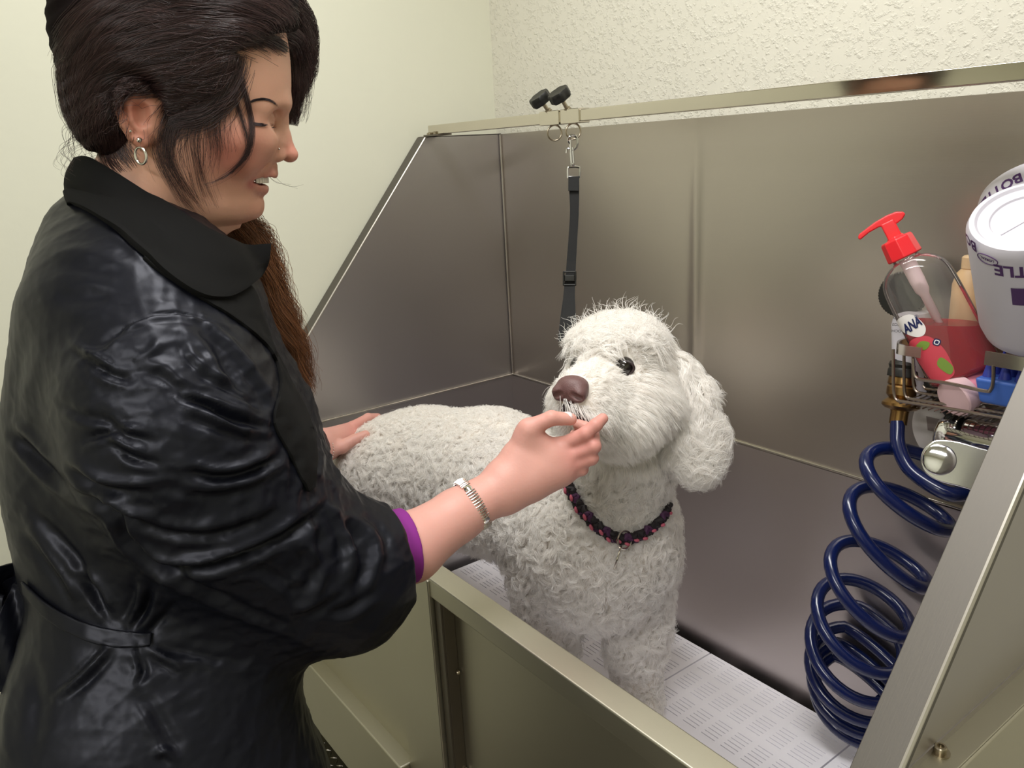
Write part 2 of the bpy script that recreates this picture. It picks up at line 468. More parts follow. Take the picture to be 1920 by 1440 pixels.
# right hand outside: horizontal flange, skirt and bolt
m = MB(); m.box((L_+.001, -.70, .994), (L_+.028, 0, 1.0)); m.box((L_+.026, -.70, .45), (L_+.030, 0, 1.0)); m.build('side_skirt', M_steel_front, bath, bevel=.002)
m = MB(); bo = np.array([L_+.008, -.497, 1.0]); m.lathe(bo, (0, 0, 1), [(.0085, 0), (.0085, .0015), (.0055, .0016), (.0055, .0065), (.0048, .0075), (.003, .0075), (.0028, .0045)], 24)
m.build('bolt', M_bolt, bath, smooth=True, angle=30)
# legs to the floor
for x_ in (0.0, L_-.04):
    for y_ in (-.66, -.05):
        m = MB(); m.box((x_, y_, .0), (x_+.04, y_+.04, .5)); m.build('leg', M_steel_front, bath, bevel=.002)
# tread plate step shelf under the bath
def tread():
    m, nt, b = newmat('tread_plate'); setp(b, Metallic=1.0, Roughness=.3); b.inputs['Base Color'].default_value = rgb((170, 165, 155)); return m
step = MB(); step.box((-.03, -.66, .255), (.6, -.1, .27))
k = 0
for i in range(40):
    for j in range(34):
        x = -.02+i*.0158; y = -.65+j*.0165
        a = PI/4 if (i+j) % 2 else -PI/4
        if x > .59 or y > -.11: continue
        dx, dy = math.cos(a)*.0085, math.sin(a)*.0085
        step.add([(x-dx, y-dy, .27), (x-dy*.22, y+dx*.22, .2705), (x+dx, y+dy, .27), (x+dy*.22, y-dx*.22, .2705), (x, y, .2725)],
                 [(0, 4, 1), (1, 4, 2), (2, 4, 3), (3, 4, 0)])
step.build('step_plate', tread(), bath, smooth=False)

# ---------------------------------------------------------------- overhead tie rail (part of the bath)
YB = -.184
m = MB(); m.box((.0, YB-.010, ZT+.004), (L_+.03, YB+.010, ZT+.023)); m.build('tie_rail', M_steel_hi, bath, bevel=.0012)
m = MB(); m.box((-.004, YB-.02, ZT+.001), (.055, YB+.014, ZT+.004)); m.build('rail_bracket', M_steel_dark, bath)
m = MB(); m.lathe((.012, YB-.014, ZT+.003), (0, 0, 1), [(.006, 0), (.006, .004), (.003, .006)], 12); m.lathe((.03, YB-.012, ZT+.003), (0, 0, 1), [(.004, 0), (.004, .006), (.002, .007)], 12); m.build('bracket_bolt', M_bolt, bath, smooth=True)

# ---------------------------------------------------------------- floor grates
M_grate = simple('white_plastic_grate', (246, 244, 250), .4)
def grate(x0, x1, lab):
    y0, y1 = -W_+.045, -.03
    t = thing('floor_grate', ((x0+x1)/2, (y0+y1)/2, ZF-.05), lab, 'grate', 'white slotted grates in the bath')
    m = MB(); g = .0015
    # slats between slots: build as a slab with slot rows cut between ribs
    X0, X1_, Y0_, Y1_ = x0+g, x1-g, y0, y1
    zt, zb = ZF, ZF-.012
    nb = 7; bw = (X1_-X0-.024)/nb            # bands of slots running across y
    m.box((X0, Y0_, zb), (X0+.012, Y1_, zt)); m.box((X1_-.012, Y0_, zb), (X1_, Y1_, zt))
    for b in range(nb):
        xa = X0+.012+b*bw; xb = xa+bw
        m.box((xb-.012, Y0_, zb), (xb, Y1_, zt)) if b < nb-1 else None
        xe = xb-.012 if b < nb-1 else xb
        # groups of slots along y
        y = Y0_; 
        ng = 9; gw = (Y1_-Y0_)/ng
        for k in range(ng):
            ya = Y0_+k*gw
            m.box((xa, ya, zb), (xe, ya+.012, zt))
            ns = 6; sw = (gw-.012)/ns
            for q in range(ns):
                yy = ya+.012+q*sw
                m.box((xa, yy+.0017, zb), (xe, yy+sw, zt))
    o = m.build('grate_deck', M_grate, t)
    m = MB()
    for xx in (X0+.01, (X0+X1_)/2-.005, X1_-.02):
        m.box((xx, Y0_+.01, ZF-.05), (xx+.01, Y1_-.01, zb))
    m.build('grate_foot', M_grate, t)
gx = [.02, .335, .65, .967, 1.28]
labs = ['white slotted floor grate at the far end under the dog', 'white slotted floor grate beneath the dog between its front legs and belly',
        'white slotted floor grate in the middle of the open bath floor', 'white slotted floor grate at the near end beside the hose coil']
for i in range(4): grate(gx[i], gx[i+1], labs[i])
# ================================================================ rail clamps
def clamp(x0, x1, knob_uv, stem_uv, ring_uv, lab):
    xc = (x0+x1)/2; t = thing('rail_clamp', (xc, YB, ZT+.0135), lab, 'rail clamp', 'sliding clamps on the tie rail')
    m = MB(); m.box((x0, YB-.0125, ZT+.0015), (x1, YB+.0125, ZT+.0255)); m.build('clamp_sleeve', M_steel_hi, t, bevel=.001)
    s0 = np.array([xc, YB-.004, ZT+.0255]); D = np.linalg.norm((s0-CAMP)@RM[:, 2]); 
    k0 = at(*knob_uv, D-.008); s0 = ony(*stem_uv, YB-.006); ax = nrmv(k0-s0)
    m = MB(); m.lathe(s0-ax*.004, ax, [(.0050, 0), (.0050, .004), (.0034, .0045), (.0034, .022)], 14); m.build('screw', M_bolt, t, smooth=True, angle=30)
    m = MB(); m.lathe(s0+ax*.001, ax, [(.0068, 0), (.0068, .0016), (.0058, .002), (.0058, .0055)], 6); m.build('lock_nut', M_bolt, t)
    m = MB(); L_n = np.linalg.norm(k0-s0)
    m.lathe(s0+ax*(L_n-.006), ax, [(.008, -.003), (.0165, -.001), (.0185, .001), (.0185, .013), (.0172, .0155), (.006, .0148)], 56, lobes=7, amp=.055); m.build('star_knob', M_black, t, smooth=True, angle=50)
    c = ony(*ring_uv, YB); n = nrmv(np.array([.75, -.45, 0]))
    a = np.array([-n[1], n[0], 0]); b = np.array([0, 0, 1.]); m = MB()
    m.tube([c+a*.0125*math.cos(q)+b*.0130*math.sin(q) for q in np.linspace(0, 2*PI, 37)[:-1]], .0016, 8, closed=True); m.tube([c+b*.0125, np.array([c[0], c[1], ZT+.004])], .0022, 8)
    m.build('eye_ring', M_bolt, t, smooth=True)
xa, xb, xc_, xd = (ony(u, 215, YB-.0125)[0] for u in (1011, 1047, 1050, 1085))
clamp(xa, xb, (1014, 187), (1030, 211), (1040, 249), 'sliding rail clamp with black star knob, the one whose ring hangs empty')
clamp(xc_, xd, (1050, 180), (1066, 208), (1075, 246), 'sliding rail clamp with black star knob, the one the lead hangs from')

# ================================================================ wire basket
def yp(u, v, y): return ony(u, v, y)
YF = -.150
basket = thing('wire_basket', (1.12, -.08, 1.2), 'stainless wire basket full of bottles hanging on the back panel above the tap', 'basket')
M_wire = simple('wire_steel', (150, 138, 128), .28, 1.0); M_band = steel('band_steel', (214, 210, 204), .2, (3, 60, 60), .04)
m = MB(); wr = .0021
zs = yp(1727, 757, YF)[2]
def wire(pts, y, r=wr): m.tube(spline([yp(u, v, y) for u, v in pts], 6), r, 8)
wire([(1675, 655), (1675, 700), (1676, 736), (1682, 750), (1698, 754), (1760, 763), (1880, 783), (2000, 803)], YF)
wire([(1695, 665), (1695, 705), (1696, 735), (1702, 746), (1720, 750), (1790, 760), (1900, 776), (2000, 790)], YF+.028)
wire([(1712, 665), (1712, 700), (1713, 722), (1719, 734), (1732, 738), (1790, 747), (1900, 762), (2000, 776)], YF+.056)
wire([(1727, 662), (1727, 700), (1728, 716), (1734, 727), (1746, 730), (1800, 738), (1900, 751), (2000, 764)], YF+.082)
wire([(1712, 672), (1714, 698), (1719, 708), (1730, 712), (1780, 719), (1845, 733), (1857, 731), (1862, 716), (1863, 685)], YF-.001, .0023)
m.build('wire_side', M_wire, basket, smooth=True)
m = MB()
for xx in np.arange(1.050, 1.27, .0075):
    z0 = 1.196; m.tube([(xx, YF+.002, z0-.001), (xx, YF+.125, z0-.001)], .0009, 6)
m.build('wire_floor', M_wire, basket, smooth=True)
def band(pts, h, name):
    P = [np.array(p) for p in spline(pts, 6)]; m = MB(); n = len(P); vs = []
    for i, p in enumerate(P):
        t = unit(P[min(i+1, n-1)]-P[max(i-1, 0)]); o = nrmv(np.cross(t, [0, 0, 1]))*.0015
        vs += [p-[0, 0, h/2]-o, p-[0, 0, h/2]+o, p+[0, 0, h/2]+o, p+[0, 0, h/2]-o]
    fs = [(i*4+k, i*4+(k+1) % 4, (i+1)*4+(k+1) % 4, (i+1)*4+k) for i in range(n-1) for k in range(4)]+[(0, 1, 2, 3), tuple((n-1)*4+k for k in (3, 2, 1, 0))]
    m.add(vs, fs); return m.build(name, M_band, basket, smooth=True, angle=40)
zb_ = yp(1700, 657, YF)[2]
xl = yp(1673, 652, YF)[0]; xe = yp(1728, 660, YF)[0]
band([(xl+.012, -.02, zb_), (xl, -.06, zb_), (xl-.002, YF+.03, zb_), (xl+.003, YF+.008, zb_), (xl+.012, YF, zb_), (xe, YF, zb_)], .0135, 'rim_band')
xr0 = yp(1847, 672, YF)[0]
zb2 = yp(1860, 673, YF)[2]
band([(xr0, YF, zb2), (xr0+.05, YF, zb2), (xr0+.072, YF+.006, zb2), (xr0+.080, YF+.02, zb2), (xr0+.080, -.02, zb2)], .0165, 'rim_band')
band([(xl+.012, -.018, zb_), (xr0+.08, -.018, zb_)], .012, 'rim_band')
for xx in (1.07, 1.20):
    m = MB(); m.tube(spline([(xx, -.018, zb_), (xx, -.014, zb_+.03), (xx, -.009, zb_+.034)], 4), .003, 8); m.build('hook', M_wire, basket, smooth=True)

# ================================================================ pump soap bottle
SF = Frame(1770, 600, 1.035)
sup = nrmv(-.445*SF.a-.895*SF.b+.10*SF.c); srt = nrmv(np.cross(SF.c, -sup)); srt = nrmv(SF.a*.895-SF.b*.445); srt = nrmv(srt-(srt@sup)*sup); sdp = np.cross(srt, sup); sdp = sdp if sdp@SF.c > 0 else -sdp
sb0 = SF.pt(1812, 703, -.004)                      # middle of the base
soap = thing('soap_bottle', sb0, 'clear pump soap bottle with red liquid and red pump leaning in the wire basket', 'soap bottle')
def oval_loft(rows, org, up, rt, dp, n=56, e=2.6, close=True):
    """rows = (h, half width, half depth)"""
    m = MB(); vs = []; fs = []
    for h, a, b in rows:
        for k in range(n):
            t = 2*PI*k/n; c, s = math.cos(t), math.sin(t)
            x = a*math.copysign(abs(c)**(2/e), c); y = b*math.copysign(abs(s)**(2/e), s); vs.append(org+up*h+rt*x+dp*y)
    for i in range(len(rows)-1):
        for k in range(n): k2 = (k+1) % n; fs.append((i*n+k, i*n+k2, (i+1)*n+k2, (i+1)*n+k))
    if close: fs += [tuple(range(n))[::-1], tuple((len(rows)-1)*n+k for k in range(n))]
    m.add(vs, fs); return m
def smooth_rows(rows, n=6):
    return [tuple(p) for p in spline(rows, n)]
Wb, Db = .043, .024
rowsb = smooth_rows([(0, Wb*.86, Db*.8), (.004, Wb*.97, Db*.95), (.012, Wb, Db), (.06, Wb*1.01, Db), (.115, Wb*1.0, Db), (.140, Wb*.95, Db*.97), (.153, Wb*.80, Db*.92), (.161, Wb*.58, Db*.8), (.165, .0165, .0165), (.172, .0160, .0160)])
def clear_mat(name, col, ior, tint=1.0, a=.10):
    m, nt, b = newmat(name); out = nt.nodes['Material Output']
    t = nt.nodes.new('ShaderNodeBsdfTransparent'); t.inputs[0].default_value = col
    g = nt.nodes.new('ShaderNodeBsdfGlossy'); g.inputs['Roughness'].default_value = .04; g.inputs[0].default_value = (1, 1, 1, 1)
    lw = nt.nodes.new('ShaderNodeFresnel'); lw.inputs[0].default_value = ior
    ml = nt.nodes.new('ShaderNodeMath'); ml.operation = 'MULTIPLY_ADD'; ml.inputs[1].default_value = 1.0; ml.inputs[2].default_value = .02
    nt.links.new(lw.outputs[0], ml.inputs[0])
    mx = nt.nodes.new('ShaderNodeMixShader'); nt.links.new(ml.outputs[0], mx.inputs[0]); nt.links.new(t.outputs[0], mx.inputs[1]); nt.links.new(g.outputs[0], mx.inputs[2])
    df = nt.nodes.new('ShaderNodeBsdfDiffuse'); df.inputs[0].default_value = (.9, .88, .86, 1)
    m2 = nt.nodes.new('ShaderNodeMixShader'); m2.inputs[0].default_value = a; nt.links.new(mx.outputs[0], m2.inputs[1]); nt.links.new(df.outputs[0], m2.inputs[2]); nt.links.new(m2.outputs[0], out.inputs[0])
    return m
sbo = oval_loft(rowsb, sb0, sup, srt, sdp, close=True).build('bottle_wall', clear_mat('clear_plastic', (.97, .96, .95, 1), 1.35, a=.035), soap, smooth=True, angle=80)
# liquid filling the lower part, level surface
mliq, nt, b = newmat('red_liquid'); b.inputs['Base Color'].default_value = (.74, .022, .055, 1); setp(b, Roughness=.08, Transmission_Weight=.45, IOR=1.2)
lq = oval_loft([(h+.001, a*.955, b_*.94) for h, a, b_ in rowsb if h < .15], sb0, sup, srt, sdp).build('liquid', mliq, soap, smooth=False)
bm = bmesh.new(); bm.from_mesh(lq.data); lvl = SF.pt(1790, 604, 0)
g_ = bmesh.ops.bisect_plane(bm, geom=bm.verts[:]+bm.edges[:]+bm.faces[:], plane_co=Vector((lvl-np.array(lq.matrix_world.translation) if False else lvl).tolist()), plane_no=Vector((0, 0, 1)), clear_outer=True)
ed = [e for e in g_['geom_cut'] if isinstance(e, bmesh.types.BMEdge)]
bmesh.ops.contextual_create(bm, geom=ed); bmesh.ops.recalc_face_normals(bm, faces=bm.faces); bm.to_mesh(lq.data); bm.free()
# pump
M_red = simple('red_plastic', (232, 44, 52), .28); M_milk = simple('milky_plastic', (225, 200, 205), .35)
top = sb0+sup*.168
m = MB(); m.lathe(top, sup, [(.0205, 0), (.0215, .002), (.0200, .024), (.0185, .027), (.0105, .0275), (.0100, .030)], 8, ph=.2); m.build('pump_cap', M_red, soap, bevel=.0012)
st0 = top+sup*.027
m = MB(); m.hexa([st0+srt*a*.0085+sdp*b_*.007+sup*h for h in (0, .024) for a, b_ in ((-1, -1), (1, -1), (1, 1), (-1, 1))]); m.build('pump_stem', M_red, soap, bevel=.002)
poly = [(1609, 446), (1611, 439), (1640, 417), (1662, 404), (1680, 397), (1692, 397), (1698, 401), (1692, 411), (1682, 419), (1664, 424), (1648, 426), (1630, 436), (1613, 450)]
nf_ = Frame(1670, 415, np.linalg.norm((st0+sup*.02-CAMP)@RM[:, 2]))
m = MB(); m.prism([nf_.pt(u, v, -.008) for u, v in poly], nf_.c*.016); m.build('pump_nozzle', M_red, soap, bevel=.004, seg=3)
m = MB(); m.lathe(top-sup*.002, -sup, [(.0095, 0), (.0095, .03), (.0085, .045), (.0055, .052), (.0052, .085), (.0040, .086), (.0040, .155)], 20); m.build('dip_tube', M_milk, soap, smooth=True, angle=50)
# ---------------------------------------------------------------- lettering laid on surfaces
def text_mesh(body, size=1.0, bold=.0):
    cu = bpy.data.curves.new('t', 'FONT'); cu.body = body; cu.size = size; cu.resolution_u = 3; cu.offset = bold; cu.align_x = 'CENTER'; cu.align_y = 'CENTER'
    o = bpy.data.objects.new('t', cu); C.objects.link(o); bpy.context.view_layer.update()
    me = bpy.data.meshes.new_from_object(o.evaluated_get(bpy.context.evaluated_depsgraph_get())); bpy.data.objects.remove(o); bpy.data.curves.remove(cu)
    bm = bmesh.new(); bm.from_mesh(me)
    for _ in range(2):
        bmesh.ops.subdivide_edges(bm, edges=[e for e in bm.edges if e.calc_length() > .12*size], cuts=2)
    bmesh.ops.triangulate(bm, faces=bm.faces); bm.to_mesh(me); bm.free()
    V_ = np.array([v.co[:] for v in me.vertices])[:, :2]; F_ = [tuple(p.vertices) for p in me.polygons]; bpy.data.meshes.remove(me)
    return V_, F_
def place(name, V_, F_, fn, mat, par):
    m = MB(); m.v = [tuple(fn(x, y)) for x, y in V_]; m.f = F_; return m.build(name, mat, par)
M_ink = simple('purple_ink', (70, 30, 92), .5); M_navy = simple('navy_ink', (24, 34, 84), .5); M_lab = simple('label_white', (236, 232, 230), .5); M_green = simple('leaf_green', (120, 150, 60), .5)
M_labred = simple('label_red', (206, 70, 84), .5)
def onbottle(x, h, off=.0006):
    """point on the camera side of the soap bottle: x across, h up"""
    r = np.array(rowsb); a = np.interp(h, r[:, 0], r[:, 1]); b_ = np.interp(h, r[:, 0], r[:, 2]); e = 2.6
    y = b_*(max(0, 1-abs(min(abs(x/a), .999))**e))**(1/e); return sb0+sup*h+srt*x+sdp*(y+off)
def patch(name, pts, mat, off, par=soap, n=14):
    P = np.array(spline([(a, b, 0) for a, b in pts], 6, closed=True))[:, :2]; c = P.mean(0); m = MB(); vs = []; fs = []; K = len(P)
    for i in range(n+1):
        for p in P: q = c+(p-c)*(i/n if i else .001); vs.append(onbottle(q[0], q[1], off))
    for i in range(n):
        for k in range(K): fs.append((i*K+k, i*K+(k+1) % K, (i+1)*K+(k+1) % K, (i+1)*K+k))
    m.add(vs, fs); return m.build(name, mat, par, smooth=True)
patch('label', [(-.0425, .098), (-.034, .102), (-.024, .100), (-.018, .090), (-.016, .078), (-.022, .070), (-.032, .072), (-.0425, .084)], M_lab, .0004)
patch('label', [(-.0420, .066), (-.020, .068), (-.010, .050), (-.008, .030), (-.012, .010), (-.034, .008), (-.041, .030)], M_labred, .0003)
patch('leaf', [(-.038, .058), (-.028, .064), (-.020, .058), (-.028, .052)], M_green, .0006); patch('leaf', [(-.024, .028), (-.016, .036), (-.009, .020), (-.016, .012)], M_green, .0006)
patch('badge', [(-.0175, .0555), (-.0125, .0605), (-.0075, .0555), (-.0125, .0505)], M_navy, .0008)
patch('badge', [(-.0160, .0555), (-.0125, .0590), (-.0090, .0555), (-.0125, .0520)], M_lab, .0010); patch('badge', [(-.0148, .0555), (-.0125, .0578), (-.0102, .0555), (-.0125, .0532)], M_navy, .0012)
TV, TF_ = text_mesh('ANA', .017, .0007); place('lettering', TV, TF_, lambda x, y: onbottle(-.0285+x*.62+y*.08, .0865+y+x*.12, .0009), M_navy, soap)
TV, TF_ = text_mesh('®', .006); place('lettering', TV, TF_, lambda x, y: onbottle(-.0195+x, .095+y, .0009), M_navy, soap)

# ================================================================ white mixing bottles, upside down
M_white = simple('white_plastic', (206, 203, 213), .4)
def mix_bottle(base_c, down, r, lab, rot, texts, ln=1.0):
    down = nrmv(down); t = thing('mixing_bottle', base_c+down*.22, lab, 'bottle', 'white mixing bottles in the basket')
    u = nrmv(np.cross(down, HF.c)); w = np.cross(down, u)
    m = MB(); m.lathe(base_c, down, [(r*.60, .006), (r*.62, .004), (r*.80, .003), (r*.84, 0), (r*.93, .001), (r*.99, .008), (r, .016), (r, .14*ln), (r*.94, .155*ln), (r*.6, .175*ln), (r*.38, .18*ln), (r*.38, .19*ln)], 72)
    m.build('bottle_body', M_white, t, smooth=True, angle=35)
    m = MB(); m.lathe(base_c, down, [(r*.42, .185*ln), (r*.42, .205*ln), (r*.3, .21*ln)], 40); m.build('cap', M_white, t, smooth=True, angle=35)
    m = MB(); m.tube([base_c+down*.0055-u*r*.55, base_c+down*.0055+u*r*.55], .0006, 6); m.build('mould_line', M_white, t)
    for body, ang, h, size, sp in texts:
        TV, TF_ = text_mesh(body, size, size*.03)
        place('lettering', TV, TF_, lambda x, y: base_c+down*(h+y)+(r+.0004)*(math.cos(ang+x/r)*u+math.sin(ang+x/r)*w), M_ink, t)
    return t, u, w
fb = at(1930, 402, .83); fbd = np.array([1.185, -.060, 1.215])-fb
def angle_to(base_c, down, r, uu, vv):
    """angle and height of the point on the bottle seen at pixel uu, vv"""
    down = nrmv(down); u = nrmv(np.cross(down, HF.c)); w = np.cross(down, u); best = None
    for a in np.linspace(0, 2*PI, 361)[:-1]:
        for h in np.linspace(.0, .18, 37):
            n = math.cos(a)*u+math.sin(a)*w; p = base_c+down*h+r*n
            if n@(CAMP-p) < 0: continue
            x, y, _ = project(p[None]); e = (x[0]-uu)**2+(y[0]-vv)**2
            if best is None or e < best[0]: best = (e, a, h)
    return best[1], best[2]
rB = .0585
a1, h1 = angle_to(fb, fbd, rB, 1938, 507); a2, h2 = angle_to(fb, fbd, rB, 1820, 452); a3, h3 = angle_to(fb, fbd, rB, 1850, 486); a4, h4 = angle_to(fb, fbd, rB, 1922, 556)
mb1, u_, w_ = mix_bottle(fb, fbd, rB, 'white mixing bottle upside down in the basket with its round base facing out', 0, [('BOTTLE', a1, h1, .020, 1), ('BO', a2, h2, .018, 1), ('LOREAL', a3, h3, .0045, 1)])
dn = nrmv(fbd)
m = MB(); m.tube([fb+dn*(h3+.006*math.sin(q))+(rB+.0006)*(math.cos(a3+.012*math.cos(q)/rB)*u_+math.sin(a3+.012*math.cos(q)/rB)*w_) for q in np.linspace(0, 2*PI, 33)[:-1]], .00045, 6, closed=True); m.build('oval_mark', M_ink, mb1)
m = MB(); vs = [fb+dn*(h4+y)+(rB+.0006)*(math.cos(a4+x/rB)*u_+math.sin(a4+x/rB)*w_) for y in (-.012, .012) for x in np.linspace(-.012, .012, 11)]
m.add(vs, [(q, q+1, q+12, q+11) for q in range(10)]); m.build('print_block', M_ink, mb1)
m = MB()
for i, hh in enumerate((.105, .118, .126, .134)):
    m.tube([fb+dn*hh+(rB+.0002)*(math.cos(a4+x)*u_+math.sin(a4+x)*w_) for x in np.linspace(-.9, -.2+.15*(i > 0), 14)], .00025, 5)
m.build('measure_lines', M_ink, mb1)
bb = at(1932, 356, .965); bbd = np.array([0, 0, -.75])+.6*HF.c
a1, h1 = angle_to(bb, bbd, rB, 1914, 314); a2, h2 = angle_to(bb, bbd, rB, 1918, 330)
mix_bottle(bb, bbd, rB, 'white mixing bottle upside down standing behind the nearer white bottle', 0, [('MIXING BOTTLE', a1, .020, .017, 1), ('HAIRDRESSING', a2, .036, .0095, 1)], .55)

# ================================================================ other things in the basket
sh0 = yp(1712, 745, -.055); shu = nrmv(np.array([-.10, 0, 1.]))
sh = thing('shampoo_bottle', sh0, 'white bottle with a big black ribbed cap behind the soap bottle', 'bottle')
m = MB(); m.lathe(sh0, shu, [(.024, 0), (.026, .004), (.026, .105), (.022, .12), (.012, .125)], 40); m.build('bottle_body', M_white, sh, smooth=True, angle=35)
m = MB(); kc = ony(1693, 552, -.06); kx = nrmv(HF.c*.75-HF.a*.55+HF.b*.1); m.lathe(kc-kx*.008, kx, [(.029, 0), (.031, .002), (.031, .013), (.029, .016), (.012, .0165)], 96, lobes=48, amp=.015); m.build('cap', M_black, sh, smooth=True, angle=30)
m = MB(); m.tube([kc, sh0+shu*.12], .009, 12); m.build('neck', M_black, sh, smooth=True)
for i, vv in enumerate((596, 609, 621)):
    TV, TF_ = text_mesh(('OOO', 'EDDO', 'HOOO')[i], .0055); p0 = ony(1684, vv, -.083); place('lettering', TV, TF_, lambda x, y: p0+np.array([.8, .5, 0])*x+np.array([0, 0, 1])*y, M_black, sh)
pe0 = yp(1800, 700, -.045); pe = thing('peach_bottle', pe0, 'small peach coloured bottle half hidden between the soap and white bottles', 'bottle')
m = MB(); m.lathe(pe0, (0, 0, 1), [(.018, 0), (.020, .004), (.020, .12), (.016, .135), (.010, .142), (.010, .150), (.004, .154)], 36); m.build('bottle_body', simple('peach_plastic', (232, 196, 150), .4), pe, smooth=True, angle=40)
m = MB(); m.lathe(pe0, (0, 0, 1), [(.0115, .142), (.0115, .156), (.009, .158)], 30); m.build('cap', simple('peach_cap', (238, 206, 164), .4), pe, smooth=True, angle=40)
pk = thing('pink_bottle', yp(1790, 765, -.11), 'small pale pink bottle lying on its side under the soap bottle', 'bottle')
pc0 = yp(1790, 746, -.128); pax = nrmv(np.array([.25, .85, .28]))
m = MB(); m.lathe(pc0-pax*.003, pax, [(.0235, 0), (.0250, .002), (.0245, .018), (.022, .02)], 44, sx=1.0); m.build('cap', simple('pale_pink_cap', (224, 190, 194), .4), pk, smooth=True, angle=35)
m = MB(); m.lathe(pc0+pax*.018, pax, [(.020, 0), (.021, .004), (.021, .06), (.018, .066)], 40); m.build('bottle_body', simple('pink_plastic', (236, 150, 170), .35), pk, smooth=True, angle=35)
bl = thing('rubber_brush', yp(1880, 760, -.12), 'blue rubber grooming brush with cone teeth at the near end of the basket', 'brush')
M_blue = simple('blue_rubber', (66, 108, 196), .45); M_dblue = simple('dark_blue_rubber', (44, 58, 150), .45)
B0 = yp(1836, 752, -.135)
m = MB(); m.hexa([B0+np.array([x, y, z]) for z, k in ((0, .0), (.032, .006)) for x, y in ((-.0-k+.002, -.006-k), (.085, -.006-k), (.085, .05), (-.0-k+.002, .05))]); m.build('brush_back', M_blue, bl, bevel=.004)
m = MB()
for i in range(5):
    for j in range(3):
        m.lathe(B0+np.array([.006+i*.018, .004+j*.018, .030]), (0, 0, 1), [(.0075, 0), (.0040, .016), (.0012, .026)], 14)
m.build('teeth', M_dblue, bl, smooth=True, angle=50)
# ================================================================ mixer tap and wall plate
tap = thing('mixer_tap', ony(1850, 850, -.01), 'chrome mixer tap with a looped lever on the back panel below the basket', 'tap')
wp = ony(1790, 803, -.012)
m = MB(); m.lathe(wp, (0, -1, 0), [(.088, 0), (.088, .003), (.084, .006), (.058, .0065), (.056, .009), (.05, .0095)], 64, sx=1.0); m.build('wall_plate', simple('plate_steel', (176, 172, 168), .3, 1.0), tap, smooth=True, angle=30)
m = MB(); m.lathe(wp+np.array([0, -.0093, 0]), (0, -1, 0), [(.056, 0), (.055, .0012)], 64); m.build('wall_plate_cover', simple('plate_cover', (200, 194, 192), .45), tap, smooth=True, angle=30)
st = MB(); s0 = ony(1765, 797, -.0235); st.hexa([s0+np.array([x, y, z]) for y in (-.0006, 0) for x, z in ((-.018, -.012), (.03, -.012), (.03, .008), (-.022, .008))]); st.build('plate_sticker', simple('sticker_grey', (130, 118, 116), .5), tap)
tb = ony(1845, 832, -.075)
m = MB(); m.lathe(tb+np.array([-.055, .0, -.0]), (1, 0, 0), [(.012, -.004), (.024, 0), (.029, .006), (.030, .02), (.030, .11), (.026, .12)], 48); m.build('tap_body', M_chrome, tap, smooth=True, angle=50)
m = MB(); m.lathe(tb+np.array([.0, .055, .0]), (0, -1, 0), [(.024, 0), (.024, .05)], 36); m.build('tap_inlet', M_chrome, tap, smooth=True, angle=50)
for q in range(2):
    m = MB(); m.lathe(tb+np.array([-.01-.0*q, .02, .032+q*.0]), (1, 0, 0), [(.0, 0)]+[(.004, .001), (.004, .05)], 12); 
m = MB(); m.tube([tb+np.array([-.03+.0*i, .0+.03*math.cos(i/6*PI), .03+.006*math.sin(i/6*PI)]) for i in range(7)], .004, 8); m.build('tap_collar', M_black, tap, smooth=True)
# lever: a flat stadium plate with a round boss in its eye
LF = Frame(1790, 870, .985)
outl = []
cx_, cy_, rx_, ry_ = 1763, 862, 37, 38
for a in np.linspace(PI*.42, PI*1.5, 22): outl.append((cx_+rx_*math.cos(a)*1.02+0, cy_+ry_*math.sin(a)*-1 if False else cy_-ry_*math.sin(a)))
outl = [(1886, 850), (1850, 842), (1800, 828), (1770, 824), (1750, 826), (1733, 840), (1726, 858), (1729, 878), (1742, 893), (1765, 904), (1800, 913), (1830, 922), (1870, 935)]
lev = MB(); P_ = spline([(a, b, 0) for a, b in outl], 4); lev.prism([LF.pt(p[0], p[1], .0) for p in P_], -LF.c*.016); lev.build('lever', steel('lever_chrome', (222, 222, 224), .12, (4, 4, 4), .05, var=.05), tap, bevel=.002)
bc_ = LF.pt(1761, 862, .001); m = MB(); m.lathe(bc_-LF.c*.006, LF.c, [(.0190, 0), (.0190, .0062), (.0180, .0070), (.014, .0079), (.009, .0085), (.004, .0088), (1e-4, .0089)], 48); m.build('lever_boss', M_chrome, tap, smooth=True, angle=60)

# ================================================================ coiled shower hose
M_hose, nt, b = newmat('blue_hose'); b.inputs['Base Color'].default_value = rgb((11, 25, 72)); setp(b, Roughness=.22, Coat_Weight=.3)
hose = thing('coiled_hose', onz(1610, 1345, ZF), 'dark blue coiled shower hose hanging from the tap down to the bath floor', 'hose')
cent = [(1722, 880, 1.120), (1692, 950, 1.150), (1652, 1058, 1.19), (1622, 1142, 1.23), (1607, 1200, 1.27), (1606, 1248, 1.30), (1610, 1278, 1.32), (1614, 1300, 1.335), (1619, 1318, 1.35)]
rad_ = [.050, .054, .055, .060, .068, .072, .073, .073, .073]
pts = []
cs = [at(*c) for c in cent]; K_t = 36; NT = len(cent)-1
cc = np.array(spline(cs, K_t)); rr = np.interp(np.linspace(0, NT, len(cc)), range(len(rad_)), rad_)
up3 = np.array([0, 0, 1.]); e1 = nrmv(RM[:, 0]*np.array([1, 1, 0])); e2 = nrmv(-RM[:, 2]*np.array([1, 1, 0])*.80+up3*.45)
tl_ = np.radians(np.interp(np.linspace(0, NT, len(cc)), range(9), [20, 27, 27, 20, 8, 4, 2, 0, 0])); ra_ = np.interp(np.linspace(0, NT, len(cc)), range(9), [.068, .072, .072, .068, .068, .072, .074, .074, .074])
